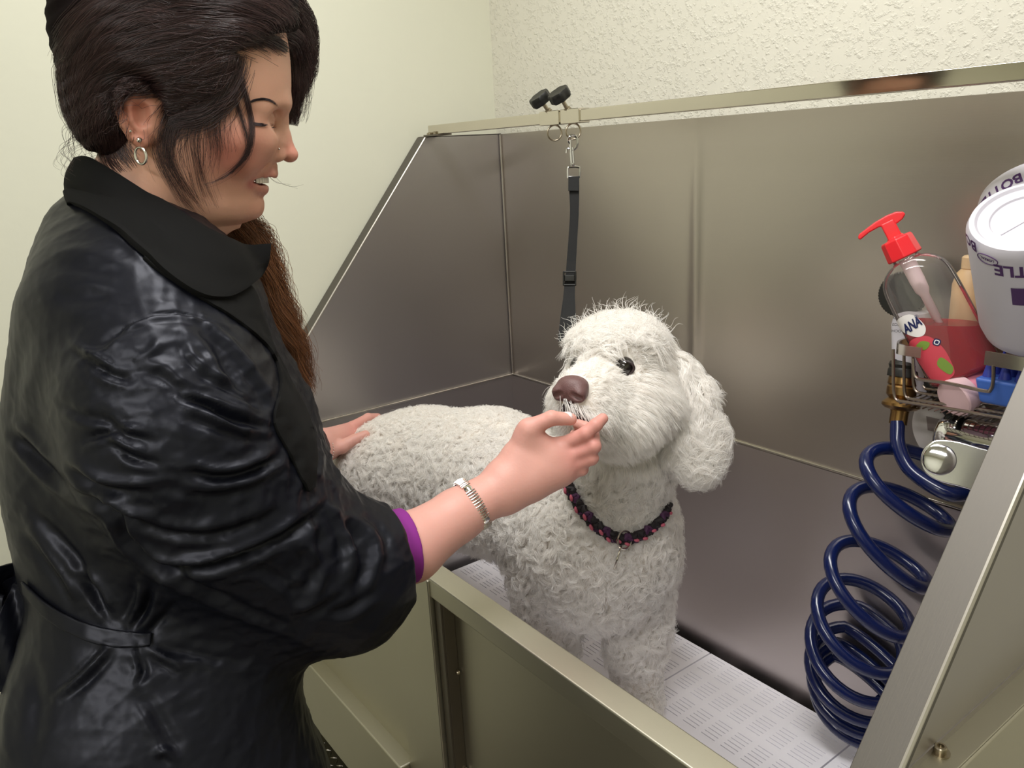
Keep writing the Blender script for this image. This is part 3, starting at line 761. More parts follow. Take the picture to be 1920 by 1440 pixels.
rb_ = np.interp(np.linspace(0, NT, len(cc)), range(9), [.046, .048, .052, .060, .070, .073, .074, .074, .074])
for i, c in enumerate(cc):
    th = .15*PI+2*PI*i/K_t; ea = math.cos(tl_[i])*e1-math.sin(tl_[i])*up3
    pts.append(c+ra_[i]*math.cos(th)*ea+rb_[i]*math.sin(th)*e2)
P = np.array(pts); P[:, 1] = np.minimum(P[:, 1], -.022); P[:, 0] = np.minimum(P[:, 0], L_-.016); P[:, 2] = np.maximum(P[:, 2], ZF+.0105)
lead_in = spline([at(1683, 790, 1.135), at(1684, 832, 1.13), at(1702, 875, 1.115), at(1742, 908, 1.09), at(1785, 927, 1.075), at(1812, 915, 1.09)]+[P[3]], 10)
full = [np.array(p) for p in lead_in[:-1]]+list(P[4:])
m = MB(); m.tube(full, .0098, 14); m.build('hose_tube', M_hose, hose, smooth=True)
M_brass = simple('brass', (150, 118, 74), .28, 1.0)
h0 = at(1706, 650, 1.13); h1_ = at(1683, 798, 1.138); hx = nrmv(h1_-h0); Lh = np.linalg.norm(h1_-h0)
s = Lh/150.
m = MB(); m.lathe(h0, hx, [(.019, 8*s), (.0195, 10*s), (.0195, 28*s), (.022, 30*s), (.0235, 36*s), (.022, 42*s), (.0235, 46*s), (.0235, 58*s)], 40); m.build('rubber_grip', M_black, hose, smooth=True, angle=30)
m = MB(); m.lathe(h0, hx, [(.0205, 58*s), (.021, 60*s), (.0215, 72*s), (.0195, 74*s), (.0215, 78*s), (.021, 92*s), (.017, 98*s), (.0215, 103*s), (.025, 108*s), (.025, 113*s), (.0205, 118*s), (.0125, 121*s), (.0118, 126*s), (.0118, 147*s)], 44); m.build('brass_fitting', M_brass, hose, smooth=True, angle=30)
m = MB(); m.tube([h0+hx*.012, tb+np.array([-.035, .02, .01])], .011, 12); m.build('hose_inlet', M_black, hose, smooth=True)
# ================================================================ the dog
def PX(r, D): return r*D/FOC
def mk(pts): return [at(u, v, D) for u, v, D, r in pts], [PX(r, D) for u, v, D, r in pts]
fwd = nrmv(-math.sin(math.radians(33))*RM[:, 0]-.28*RM[:, 1]+math.cos(math.radians(33))*RM[:, 2])   # muzzle direction
up_ = nrmv(RM[:, 1]+.10*RM[:, 0]-((RM[:, 1]+.10*RM[:, 0])@fwd)*fwd); lat = np.cross(fwd, up_)
HR = np.stack([fwd, lat, up_])
noseP = at(1069, 734, 1.035)
eyeR = at(1169, 688, 1.098); eyeL = at(1081, 687, 1.135)
dogf = Sdf()
paw_r = onz(1200, 1345, ZF); paw_l = at(1030, 1180, 1.42); paw_l = np.array([paw_l[0]+.01, paw_l[1]-.01, ZF])
# trunk
dogf.chain(*mk([(720, 885, 1.60, 92), (800, 885, 1.55, 106), (920, 893, 1.48, 112), (1055, 960, 1.41, 118)]), k=.05, kk=.05)
dogf.chain(*mk([(1080, 960, 1.40, 112), (1122, 1020, 1.36, 124), (1118, 1050, 1.37, 108)]), k=.05, kk=.04)
dogf.chain(*mk([(1180, 745, 1.205, 62), (1172, 850, 1.245, 70), (1150, 960, 1.31, 98)]), k=.05, kk=.03)
# front legs
l1, r1 = mk([(1190, 1050, 1.37, 64), (1194, 1160, 1.405, 50)])
dogf.chain(l1+[paw_r+np.array([-.02, .01, .12]), paw_r+np.array([-.01, .005, .035])], r1+[.040, .039], k=.03, kk=.015)
dogf.chain([paw_r+np.array([-.01, .005, .03]), paw_r+np.array([.028, -.018, .026])], [.032, .027], k=.015)
l2, r2 = mk([(1024, 1060, 1.39, 62), (1028, 1150, 1.42, 50)])
dogf.chain(l2+[paw_l+np.array([.0, .0, .12]), paw_l+np.array([0, 0, .035])], r2+[.038, .037], k=.03, kk=.015)
dogf.chain([paw_l+np.array([0, 0, .03]), paw_l+np.array([.032, -.02, .026])], [.032, .027], k=.015)
# hind legs
for (u, v, D, dx) in ((755, 910, 1.53, 0), (800, 900, 1.68, 0)):
    th = at(u-30, v-25, D); kn = at(u+10, v+75, D); ho = np.array([kn[0]-.10, kn[1]-.0, ZF+.17]); ft = np.array([kn[0]-.06, kn[1], ZF+.035])
    dogf.chain([th, kn, ho, ft, ft+np.array([.06, 0, -.008])], [.078, .045, .028, .028, .026], k=.04, kk=.02)
# tail
dogf.chain(*mk([(660, 830, 1.60, 24), (632, 860, 1.60, 20), (622, 905, 1.62, 15)]), k=.02, kk=.01)
# head
dogf.ell(at(1172, 684, 1.185), HR, [.076, .060, .062], .03)
dogf.ell(at(1150, 655, 1.155), HR, [.055, .055, .036], .025)                                # topknot
dogf.chain([at(1135, 716, 1.12), at(1098, 738, 1.075), noseP-fwd*.018-up_*.004], [.040, .030, .021], k=.025, kk=.01, squash=(lat, 1.12))   # muzzle
dogf.chain([at(1185, 745, 1.15), at(1150, 775, 1.105), at(1100, 782, 1.06)], [.045, .034, .022], k=.025, kk=.01, squash=(lat, 1.15))         # jaw and beard
# ears
ear_pts = mk([(1262, 688, 1.175, 24), (1290, 745, 1.17, 30), (1306, 810, 1.165, 38), (1310, 850, 1.16, 34)])
dogf.chain(*ear_pts, k=.015, kk=.02, squash=(HF.c, .45))
dogf.chain(*mk([(1092, 700, 1.25, 18), (1072, 745, 1.255, 20), (1058, 775, 1.255, 16)]), k=.015, kk=.02)
# eye sockets
for e in (eyeR, eyeL): dogf.sub(lambda p, e=e: f_sph(p, e+fwd*.006, .0125), .012)
V, Q = mesh_from_sdf(dogf, V_lo := np.array([-.02, -.72, .55]), np.array([1.0, -.05, 1.42]), .005)
V = relax(V, Q, dogf, 1)
dog = thing('dog', (.45, -.35, ZF), 'curly cream white dog standing in the steel bath with its muzzle held by the groomer', 'dog')
dm, nt, b = newmat('dog_undercoat'); b.inputs['Base Color'].default_value = (.80, .755, .70, 1); setp(b, Roughness=.9)
VN = vnormals(V, Q)
link('body', np_mesh('body', V, Q), dm, dog)
# eyes
def eyeball(c, gaze, r, par):
    m = MB(); m.lathe(c-gaze*r, gaze, [(1e-4, 0)]+[(r*math.sin(a), r-r*math.cos(a)) for a in np.linspace(.15, PI-.15, 18)]+[(1e-4, 2*r)], 28)
    mm, nt, b = newmat('dog_eye'); setp(b, Roughness=.04); b.inputs['Base Color'].default_value = rgb((22, 14, 12)); setp(b, Specular_IOR_Level=.9)
    return m.build('eye', mm, par, smooth=True)
gz = nrmv(fwd*.85+lat*0-.1*up_)
eyeball(eyeR-fwd*.004, gz, .0132, dog); eyeball(eyeL-fwd*.007, gz, .0120, dog)
M_rim = simple('eye_rim', (52, 38, 38), .5)
for e in (eyeR,):
    m = MB(); c0 = e+gz*.0035-fwd*.002; m.tube([c0+lat*math.cos(a)*.0152+up_*(math.sin(a)*.0098)+gz*(.002-.004*abs(math.cos(a))) for a in np.linspace(0, 2*PI, 28)[:-1]], .0019, 6, closed=True)
    m.build('eyelid_rim', M_rim, dog, smooth=True)
# nose: broad rounded leather with two nostrils
noseQ = noseP; noseP = noseP-fwd*.005
nf = Sdf(); nf.ell(noseP, HR, [.016, .0225, .0170], 0)
nf.ell(noseP+up_*.007-fwd*.004, HR, [.015, .020, .011], .006)
for s in (-1, 1):
    nf.ell(noseP+fwd*.008+lat*s*.0140-up_*.002, HR, [.010, .0098, .0108], .004)
for s in (-1, 1):
    nf.sub(lambda p, s=s: f_cham(p, [noseP+fwd*.0185+lat*s*.0095-up_*.001, noseP+fwd*.014+lat*s*.020-up_*.005], [.0048, .0030]), .003)
nf.sub(lambda p: f_cap(p, noseP+fwd*.0185+up_*.004, noseP+fwd*.014-up_*.016, .0012, .0016), .002)
Vn, Qn = mesh_from_sdf(nf, noseP-.032, noseP+.032, .0009)
mn, nt, b = newmat('nose_leather'); setp(b, Roughness=.42); b.inputs['Base Color'].default_value = rgb((104, 74, 73))
noise_bump(nt, b, 900, .6, .0008)
link('nose', np_mesh('nose', relax(Vn, Qn, nf, 1), Qn), mn, dog)
# lips line (dark skin under the nose)
m = MB(); lp = noseP-up_*.026-fwd*.004
m.tube(spline([lp-up_*.004+lat*.034-fwd*.040-up_*.008, lp+lat*.022-fwd*.014-up_*.001, lp+lat*.004+fwd*.002, lp-lat*.004+fwd*.002, lp-lat*.022-fwd*.014-up_*.001, lp-lat*.034-fwd*.045-up_*.008], 6), .0088, 10)
m.tube([noseP-up_*.012+fwd*.011, lp+fwd*.006], [.004, .004], 8)
m.build('lips', simple('dark_lip', (48, 36, 40), .5), dog, smooth=True)

def on_dog(u, v, off):
    r = ray(u, v); L = np.linalg.norm(r); t = .8
    for _ in range(80):
        d = float(dogf((CAMP+t*r)[None])[0])-off
        if d < .0004: break
        t += d*.7/L
    return CAMP+t*r
lipP = [on_dog(u, v, .004) for u, v in ((1056, 762), (1068, 771), (1084, 779), (1102, 788), (1118, 799))]
m = MB(); m.tube(spline(lipP, 5), [.004]+[.0058]*14+[.005]*4+[.004, .002], 10); m.build('lips', bpy.data.materials['dark_lip'], dog, smooth=True)
# ---------------------------------------------------------------- coat
def dog_fur():
    # region weights from position
    def reg(P):
        u, v, D = project(P)
        head = np.clip((1.30-np.linalg.norm((P-at(1150, 700, 1.14))/.115, axis=1))/.3, 0, 1)*(D < 1.235)
        ear = np.clip(1-np.maximum(0, (1272-u)/25), 0, 1)*(v < 930)*(v > 640)*(D < 1.23)
        muzz = np.clip(1.25-np.linalg.norm((P-at(1095, 742, 1.075))/.062, axis=1), 0, 1)
        return u, v, D, head, ear, muzz
    nC = 27000; per = 13
    dens = np.ones(len(V)); u, v, D, head, ear, muzz = reg(V)
    dens += 2.0*np.clip(head+ear, 0, 1); dens += .8*(V[:, 2] > .98); dens[(V[:, 2] < ZF+.03)] *= .6
    R, T, w = sample_surface(V, Q, nC, dens)
    N = unit((VN[T]*w[:, :, None]).sum(1))
    u, v, D, head, ear, muzz = reg(R)
    # leave the nose and the eyes clear
    lipc = noseP-up_*.028-fwd*.004
    keep = (np.min([np.linalg.norm(R-q, axis=1) for q in lipP], axis=0) > .0085) & (np.linalg.norm(R-noseP, axis=1) > .0235) & (np.linalg.norm(R-eyeR-fwd*.004-up_*.003, axis=1) > .0195) & (np.linalg.norm(R-eyeL-fwd*.004, axis=1) > .004) & (np.linalg.norm((R-lipc)/np.array([1, 1, 1]), axis=1) > .011)
    for hp in (at(640, 838, 1.475), at(664, 824, 1.485), at(684, 815, 1.495), at(690, 784, 1.585), at(672, 805, 1.55)): keep &= np.linalg.norm(R-hp, axis=1) > .024
    R, N, u, v, D, head, ear, muzz = (x[keep] for x in (R, N, u, v, D, head, ear, muzz)); nC = len(R)
    down = np.array([0, 0, -1.0])
    bodyflow = unit(np.tile(np.array([-.55, .1, -.6]), (nC, 1))+.9*rng.normal(size=(nC, 3))*.8)
    hc = at(1140, 700, 1.13)
    headflow = unit(np.tile(-fwd*.6, (nC, 1))+.7*down-.35*up_)
    out = unit(R-at(1110, 730, 1.10)); out -= (out@fwd)[:, None]*fwd
    headflow = unit(unit(out)*.8+down*.45-fwd*.45)
    top = np.clip(((R-hc)@up_-.015)/.03, 0, 1)[:, None]
    headflow = unit(headflow*(1-top)+(up_*.6+lat*rng.normal(size=(nC, 1))*.8+fwd*rng.normal(size=(nC, 1))*.6)*top)
    hw = np.clip(head, 0, 1)[:, None]; ew = ear[:, None]
    F = unit(bodyflow*(1-hw)+headflow*hw); F = unit(F*(1-ew)+(down+.25*rng.normal(size=(nC, 3)))*ew)
    F = unit(F-(F*N).sum(1)[:, None]*N)
    L = .030+.010*rng.random(nC); L = L*(1-hw[:, 0])+(.025+.010*rng.random(nC))*hw[:, 0]+.012*top[:, 0]*hw[:, 0]
    L = L*(1-ear)+.034*ear; L = np.where(R[:, 2] < ZF+.12, .015, L); L = np.where(muzz > .3, np.minimum(L, .014+.010*np.clip(((hc-R)@up_)/.05, 0, 1)), L)
    side = head*np.clip((np.linalg.norm(R-noseP, axis=1)-.05)/.05, 0, 1)*np.clip(((hc-R)@up_+.02)/.04, 0, 1); L = L+.016*side
    br = (np.linalg.norm(R-eyeR, axis=1) < .028); L = np.where(br, .008, L)
    L = np.where((np.linalg.norm(R-eyeL, axis=1) < .028), .014, L)
    # back of the dog is clipped shorter and straighter
    back = np.clip((R[:, 2]-1.03)/.05, 0, 1)*(D > 1.33); L = L*(1-.35*back)
    curl = (.0062*(1-.60*hw[:, 0])*(1-.5*back)+.0035*ear)*(.7+.6*rng.random(nC)); om = (7.5-3*hw[:, 0])*(.8+.5*rng.random(nC))*np.where(rng.random(nC) < .5, 1, -1)
    ph = rng.random(nC)*2*PI
    K = 8; t = np.linspace(0, 1, K)
    lay = np.where(head > .3, .75, .55)
    lay = np.where(muzz > .3, 1.0, lay)
    G = unit(N*(1-lay*.45)[:, None]+F*(lay*.75)[:, None])
    U = unit(np.cross(G, np.tile([.31, .2, .93], (nC, 1)))); W = np.cross(G, U)
    ang = ph[:, None]+om[:, None]*t
    amp = curl[:, None]*np.sqrt(t)
    path = R[:, None]+N[:, None]*(L*.55)[:, None, None]*(t*(1.25-.55*t))[None, :, None]+F[:, None]*(L*lay)[:, None, None]*(t**1.4)[None, :, None]
    path = path+U[:, None]*(amp*(np.cos(ang)-0*np.cos(ph)[:, None]))[:, :, None]+W[:, None]*(amp*np.sin(ang))[:, :, None]
    path[:, :, 2] -= (L*.25)[:, None]*t[None]**2
    tot = nC*per; ci = np.repeat(np.arange(nC), per)
    rad = .0050*np.sqrt(rng.random(tot)); th = rng.random(tot)*2*PI
    A1 = unit(np.cross(N, np.tile([.2, .9, .3], (nC, 1)))); A2 = np.cross(N, A1)
    offs = A1[ci]*(rad*np.cos(th))[:, None]+A2[ci]*(rad*np.sin(th))[:, None]-N[ci]*.002
    P = path[ci]+offs[:, None]*(1-.78*t**.7)[None, :, None]*1.0
    P += rng.normal(size=(tot, 1, 3))*.0021*t[None, :, None]+rng.normal(size=(tot, K, 3))*.00025
    fm, nt, b = newmat('dog_coat'); setp(b, Roughness=.55, Specular_IOR_Level=.25)
    b.inputs['Base Color'].default_value = (.87, .825, .775, 1)
    hi = nt.nodes.new('ShaderNodeHairInfo'); rp = nt.nodes.new('ShaderNodeMix'); rp.data_type = 'RGBA'
    rp.inputs[6].default_value = (.97, .935, .90, 1); rp.inputs[7].default_value = (1, 1, .99, 1)
    nt.links.new(hi.outputs['Random'], rp.inputs[0]); nt.links.new(rp.outputs[2], b.inputs['Base Color'])
    tr = nt.nodes.new('ShaderNodeBsdfTranslucent'); nt.links.new(rp.outputs[2], tr.inputs[0]); mx = nt.nodes.new('ShaderNodeMixShader'); mx.inputs[0].default_value = .45
    nt.links.new(b.outputs[0], mx.inputs[1]); nt.links.new(tr.outputs[0], mx.inputs[2]); nt.links.new(mx.outputs[0], nt.nodes['Material Output'].inputs[0])
    NF = 420; top_i = rng.choice(np.flatnonzero((head > .3) & ((R-hc)@up_ > .03)), NF)
    tt = t[None, :, None]; dirs = unit(N[top_i]*.8+rng.normal(size=(NF, 3))*.9); sd = unit(np.cross(dirs, rng.normal(size=(NF, 3)))); LL = (.020+.018*rng.random(NF))[:, None, None]
    fly = R[top_i][:, None]+dirs[:, None]*LL*(.35+.65*tt)*1.15+sd[:, None]*.010*np.sin(tt*4.5+rng.random((NF, 1, 1))*3)*tt
    NM = 300; sx = rng.uniform(-1, 1, NM); hgt = rng.random(NM)
    r0 = noseP+lat*(sx*.036)[:, None]-fwd*(.004+.030*np.abs(sx)**1.3+.010*hgt)[:, None]-up_*(.013+.004*rng.random(NM)-.016*hgt*np.abs(sx))[:, None]+0*lat
    dm = unit(-up_*.8+lat*(sx*.75)[:, None]+fwd*(.30-.35*np.abs(sx))[:, None]+rng.normal(size=(NM, 3))*.16)
    Lm = (.020+.018*rng.random(NM))[:, None, None]
    mus = r0[:, None]+dm[:, None]*Lm*tt+fwd*.006*np.sin(tt*2.6)-np.array([0, 0, 1])*.010*tt**2
    lipA = np.array([on_dog(u, v, .006) for u, v in ((1056, 752), (1070, 758), (1088, 765), (1106, 774), (1124, 786))]); NW = 120; q = rng.random(NW)*4
    rw = np.stack([np.interp(q, range(5), lipA[:, i]) for i in range(3)], 1)+rng.normal(size=(NW, 3))*.003
    dw = unit(-RM[:, 1]*.9+RM[:, 0]*(.10+.14*q)[:, None]+RM[:, 2]*.25+rng.normal(size=(NW, 3))*.14); Lw = (.013+.013*rng.random(NW))[:, None, None]
    whi = rw[:, None]+dw[:, None]*Lw*tt+RM[:, 2]*.004*np.sin(tt*2.8)
    P = np.concatenate([P, fly, mus, whi])
    radii = .00034*(1-.75*t**2)
    strands('fur', P, radii, fm, dog)
dog_fur()
# ================================================================ dog collar, tie lead
from mathutils.bvhtree import BVHTree as _B
dogB = _B.FromPolygons([tuple(x) for x in V.tolist()], [tuple(f) for f in Q.tolist()])
def castdog(u, v, off):
    d = unit(ray(u, v)); h = dogB.ray_cast(Vector(CAMP.tolist()), Vector(d.tolist()))
    if h[0] is None:
        p = at(u, v, 1.28); h = dogB.find_nearest(Vector(p.tolist())); return np.array(h[0])*.25+p*.75
    return np.array(h[0])+np.array(h[1])*off-d*.004
cen = at(1168, 905, 1.275)
collar = thing('dog_collar', cen, 'black braided collar with pink and purple flecks round the neck of the white dog', 'dog collar')
front = [castdog(u, v, .014) for u, v in ((1080, 903), (1089, 934), (1108, 965), (1132, 990), (1158, 1004), (1184, 1002), (1210, 986), (1234, 958), (1250, 928))]
back = [at(1252, 895, 1.30), at(1215, 860, 1.36), at(1150, 845, 1.38), at(1095, 865, 1.34)]
loop = np.array(spline(front+back, 14, closed=True)); n_ = len(loop)
T_ = unit(np.roll(loop, -1, 0)-np.roll(loop, 1, 0)); O_ = unit(loop-cen); O_ = unit(O_-(O_*T_).sum(1)[:, None]*T_); S_ = np.cross(T_, O_)
cols = [simple('collar_black', (24, 16, 20), .7), simple('collar_purple', (62, 24, 62), .7)]
ln = np.r_[0, np.cumsum(np.linalg.norm(np.diff(loop, axis=0), axis=1))]
for j in range(3):
    ph = j*2*PI/3; w_ = ln/.017*2*PI/1.0
    w_ = w_*round(ln[-1]/.017)/(ln[-1]/.017)
    pth = loop+S_*(.0070*np.sin(w_*.5*2/2+ph))[:, None]+O_*(.0022*np.sin(2*w_/1+2*ph))[:, None]
    m = MB(); m.tube(list(pth), .0048, 8, closed=True); m.build('braid_strand', cols[0] if j != 2 else cols[1], collar, smooth=True)
mp_ = simple('collar_pink', (190, 92, 112), .7)
for q in range(0, n_, 7):
    c = loop[q]+O_[q]*.0066+S_[q]*.003*(1 if (q//7) % 2 else -1); ax = unit(T_[q]*.8+S_[q]*.6)
    m = MB(); m.lathe(c-ax*.0055, ax, [(.0004, 0), (.0022, .0018), (.0028, .0055), (.0022, .009), (.0004, .011)], 8); m.build('pink_fleck', mp_, collar, smooth=True)
M_ring = simple('nickel', (215, 208, 196), .2, 1.0)
def ring(name, c, n, r, t, par, ratio=1.0):
    n = nrmv(n); a = nrmv(np.cross(n, RM[:, 1])); b = np.cross(n, a); m = MB()
    m.tube([c+a*r*math.cos(x)+b*r*ratio*math.sin(x) for x in np.linspace(0, 2*PI, 37)[:-1]], t, 8, closed=True); return m.build(name, M_ring, par, smooth=True)
rc_ = castdog(1166, 1004, .02)
ring('collar_ring', rc_, HF.c*.75+RM[:, 0]*.6, .0135, .0016, collar)
ring('tag_ring', castdog(1154, 1036, .022), RM[:, 0]*.95+RM[:, 2]*.2+RM[:, 1]*-.3, .0155, .0011, collar, 1.15)
# ---------------------------------------------------------------- tie lead hanging from the rail
M_web = simple('black_webbing', (9, 9, 10), .8)
lead = thing('grooming_lead', at(1073, 262, 1.395), 'black webbing grooming lead hanging from the tie rail down to the neck of the dog', 'dog lead')
def flat(name, pts, wd, par, mat, th=.0016):
    G = np.array(spline([at(u, v, D) for u, v, D in pts], 8)); sd = unit(np.cross(np.gradient(G, axis=0), HF.c)); wd = np.interp(np.linspace(0, 1, len(G)), np.linspace(0, 1, len(wd)), wd)
    m = MB(); vs = []
    for g, s_, w_ in zip(G, sd, wd):
        for a, b in ((-1, 0), (1, 0), (1, 1), (-1, 1)): vs.append(g+s_*a*w_/2+HF.c*(b*th))
    fs = []
    for i in range(len(G)-1):
        for k in range(4): fs.append((i*4+k, i*4+(k+1) % 4, (i+1)*4+(k+1) % 4, (i+1)*4+k))
    fs += [(0, 1, 2, 3), tuple((len(G)-1)*4+k for k in (3, 2, 1, 0))]
    m.add(vs, fs); return m.build(name, mat, par)
flat('strap', [(1076, 331, 1.395), (1077, 395, 1.392), (1074, 450, 1.39), (1070, 512, 1.385), (1067, 560, 1.37), (1068, 610, 1.34), (1072, 660, 1.31)], [.0185, .0150, .0150, .0165, .020, .024, .024], lead, M_web)
flat('strap_fold', [(1076, 332, 1.392), (1075, 358, 1.389)], [.0190, .0175], lead, M_web, .0022)
flat('strap_loop', [(1069, 520, 1.382), (1063, 560, 1.375), (1057, 600, 1.35), (1053, 640, 1.33)], [.014, .013, .012, .012], lead, M_web)
bk = MB(); o_ = Frame(1068, 522, 1.378)
for (a0, b0, a1, b1) in ((-.0115, -.0125, -.0085, .0125), (.0085, -.0125, .0115, .0125), (-.0115, -.0125, .0115, -.0095), (-.0115, .0095, .0115, .0125)):
    bk.hexa([o_.O+o_.a*x+o_.b*y+o_.c*z for z in (-.002, .0035) for (x, y) in ((a0, b0), (a1, b0), (a1, b1), (a0, b1))])
bk.hexa([o_.O+o_.a*x+o_.b*y+o_.c*z for z in (.001, .0055) for (x, y) in ((-.0085, -.006), (.0085, -.006), (.0085, .005), (-.0085, .005))])
bk.build('slide_buckle', M_black, lead, bevel=.0012)
# snap hook
def W_(u, v, w=0): return hk.pt(u, v, w)
hk = Frame(1073, 285, 1.395)
m = MB()
m.tube(spline([W_(1070, 272), W_(1066, 262), W_(1071, 254), W_(1080, 256), W_(1083, 268), W_(1079, 278), W_(1073, 282)], 8), .0020, 8)
m.tube([W_(1069, 262), W_(1072, 306)], .0022, 8); m.tube([W_(1074, 276), W_(1076, 306)], .0020, 8)
m.tube([W_(1062, 287), W_(1063, 279), W_(1070, 277)], .0016, 8)
m.lathe(W_(1074, 305), -hk.b*-1, [(.0038, 0), (.0042, .003), (.0030, .006)], 16)
m.tube(spline([W_(1065, 334), W_(1065, 316), W_(1069, 313), W_(1083, 313), W_(1087, 317), W_(1087, 334)], 5), .0019, 8); m.tube([W_(1064, 332), W_(1088, 332)], .0017, 8)
m.build('snap_hook', M_chrome, lead, smooth=True)
# ================================================================ the groomer
HP = Frame(380, 230, .86)
TF = Frame(280, 850, .91)
def smooth_table(xs, ys, q):
    """monotone-ish smooth interpolation through a dense Catmull-Rom resample"""
    pts = np.array(spline([(x, y, 0) for x, y in zip(xs, ys)], 8)); return np.interp(q, pts[:, 0], pts[:, 1])
def make_loft(F, rows, n=2.3, cfrac=.5, k=.055):
    B, A0, A1, Wd, AC, NN = [], [], [], [], [], []
    for r in rows:
        v, u0, u1, w = r[:4]; cf = r[4] if len(r) > 4 else cfrac; NN.append(r[5] if len(r) > 5 else n)
        a0, _ = F.loc(u0, v); a1, b1 = F.loc(u1, v); _, bm = F.loc((u0+u1)/2, v)
        B.append(bm); A0.append(a0); A1.append(a1); Wd.append(w); AC.append(a0+(a1-a0)*cf)
    # same tables resampled on a dense grid
    q = np.linspace(B[0], B[-1], 400); t0, t1, tw, tc, tn = (smooth_table(B, y, q) for y in (A0, A1, Wd, AC, NN))
    def f(p):
        L = F.to(p); a, b, c = L.T; bb = np.clip(b, B[0], B[-1])
        x0, x1, w, ac, n = (np.interp(bb, q, t) for t in (t0, t1, tw, tc, tn))
        dx = a-ac; l = np.where(dx > 0, x1-ac, ac-x0); l = np.maximum(l, .004); w = np.maximum(w, .004)
        ex, ey = np.abs(dx)/l, np.abs(c)/w
        rr = (ex**n+ey**n)**(1/n)+1e-9
        gx = (ex/rr)**(n-1)/l; gy = (ey/rr)**(n-1)/w
        d = (rr-1)/np.sqrt(gx*gx+gy*gy+1e-6)
        d = np.where(d < 0, np.maximum(d, -np.minimum(l, w)), d)
        over = np.maximum(b-B[-1], B[0]-b)
        return np.maximum(d, over)
    return f
def hit(f, u, v, off=0.0, d0=.45, d1=2.2):
    """first point of the view ray on the surface f, lifted by off along the surface normal"""
    r = ray(u, v); L = np.linalg.norm(r); t = d0
    for _ in range(90):
        d = float(f((CAMP+t*r)[None])[0])-off
        if d < .0004: break
        t += max(d*.7, .0004)/L
        if t > d1: return None
    return CAMP+t*r
def hits(f, U, V, off=0.0, d0=.45, d1=2.2):
    U = np.asarray(U, float); V = np.asarray(V, float)
    q = np.stack([(U-960)/FOC, -(V-720)/FOC, -np.ones(len(U))], 1)@RM.T; L = np.linalg.norm(q, axis=1); t = np.full(len(U), d0)
    for _ in range(110):
        d = f(CAMP+t[:, None]*q)-off
        t = np.where(d > .0003, t+np.maximum(d*.7, .0003)/L, t)
    ok = t < d1
    return CAMP+np.minimum(t, d1)[:, None]*q, ok
from mathutils.bvhtree import BVHTree
def bvh_of(*VQ):
    V = []; Q = []; n = 0
    for v, q in VQ: V += [tuple(x) for x in v.tolist()]; Q += [tuple(int(i)+n for i in f) for f in q.tolist()]; n += len(v)
    return BVHTree.FromPolygons(V, Q)
def cast(B, U, Vv, off):
    U = np.asarray(U, float); Vv = np.asarray(Vv, float); off = np.broadcast_to(off, U.shape)
    q = np.stack([(U-960)/FOC, -(Vv-720)/FOC, -np.ones(len(U))], 1)@RM.T; q /= np.linalg.norm(q, axis=1)[:, None]
    P = np.zeros((len(U), 3)); ok = np.zeros(len(U), bool); c = Vector(CAMP.tolist())
    for i, d in enumerate(q.tolist()):
        h = B.ray_cast(c, d)
        if h[0] is not None:
            nn = h[1]; nn = nn if nn.dot(Vector(d)) < 0 else -nn
            P[i] = np.array(h[0])+np.array(nn)*off[i]*.7-q[i]*off[i]*.3; ok[i] = True
    return P, ok
def drape(f, cA, cB, off, n=40, m=8):
    """cloth strip lying on surface f between two drawn curves"""
    A = np.array(spline([(a, b, 0) for a, b in cA], 12))[:, :2]; B = np.array(spline([(a, b, 0) for a, b in cB], 12))[:, :2]
    def rs(P):
        s = np.r_[0, np.cumsum(np.linalg.norm(np.diff(P, axis=0), axis=1))]; q = np.linspace(0, s[-1], n); return np.stack([np.interp(q, s, P[:, 0]), np.interp(q, s, P[:, 1])], 1)
    A, B = rs(A), rs(B); w = np.linspace(0, 1, m)[None, :, None]
    G = (A[:, None]*(1-w)+B[:, None]*w).reshape(-1, 2)
    P, ok = cast(f, G[:, 0], G[:, 1], off)
    Q = np.array([(i*m+j, i*m+j+1, (i+1)*m+j+1, (i+1)*m+j) for i in range(n-1) for j in range(m-1)])
    Q = Q[ok[Q].all(1)]
    return P, Q
def cloth_strip(name, P, Q, mat, parent, th=.003):
    o = link(name, np_mesh(name, P, Q), mat, parent)
    s = o.modifiers.new('solid', 'SOLIDIFY'); s.thickness = th; s.offset = 0
    b = o.modifiers.new('bev', 'BEVEL'); b.width = th*.35; b.segments = 2
    return o
person = thing('person', at(280, 1440, .95)*np.array([1, 1, 0]), 'groomer with dark pinned-up hair in a black coat holding the dog by its muzzle', 'person')

# ---------------------------------------------------------------- head
face_rows = [(-85, 350, 400, .010), (-70, 290, 450, .035), (-40, 235, 488, .052), (0, 202, 518, .063), (50, 186, 534, .070), (100, 184, 542, .073, .55), (150, 188, 545, .073, .57),
             (190, 196, 543, .071, .58), (215, 206, 535, .068, .58), (240, 218, 529, .067, .57), (270, 232, 523, .065, .50, 2.15), (300, 250, 517, .0615, .42, 1.95),
             (330, 268, 508, .057, .32, 1.75), (360, 290, 498, .051, .30, 1.72), (385, 320, 491, .043, .34, 1.8), (405, 352, 478, .031, .42, 1.9), (416, 390, 456, .015, .5, 2), (420, 410, 442, .005, .5, 2)]
loft_head = make_loft(HP, face_rows, 2.25)
def LP(u, v, w):                                   # local coords of a traced near-side point
    return HP.to(HP.pt(u, v, w)[None])[0]
class Sym:                                         # features mirrored across the midline
    def __init__(s, f): s.f = f
headf = Sdf(); headf.add(loft_head)
def lsym(fn): return lambda p: fn(np.abs(HP.to(p)*np.array([0, 0, 1]))+HP.to(p)*np.array([1, 1, 0]))
ceye = LP(489, 230, .031)
eR = .0122
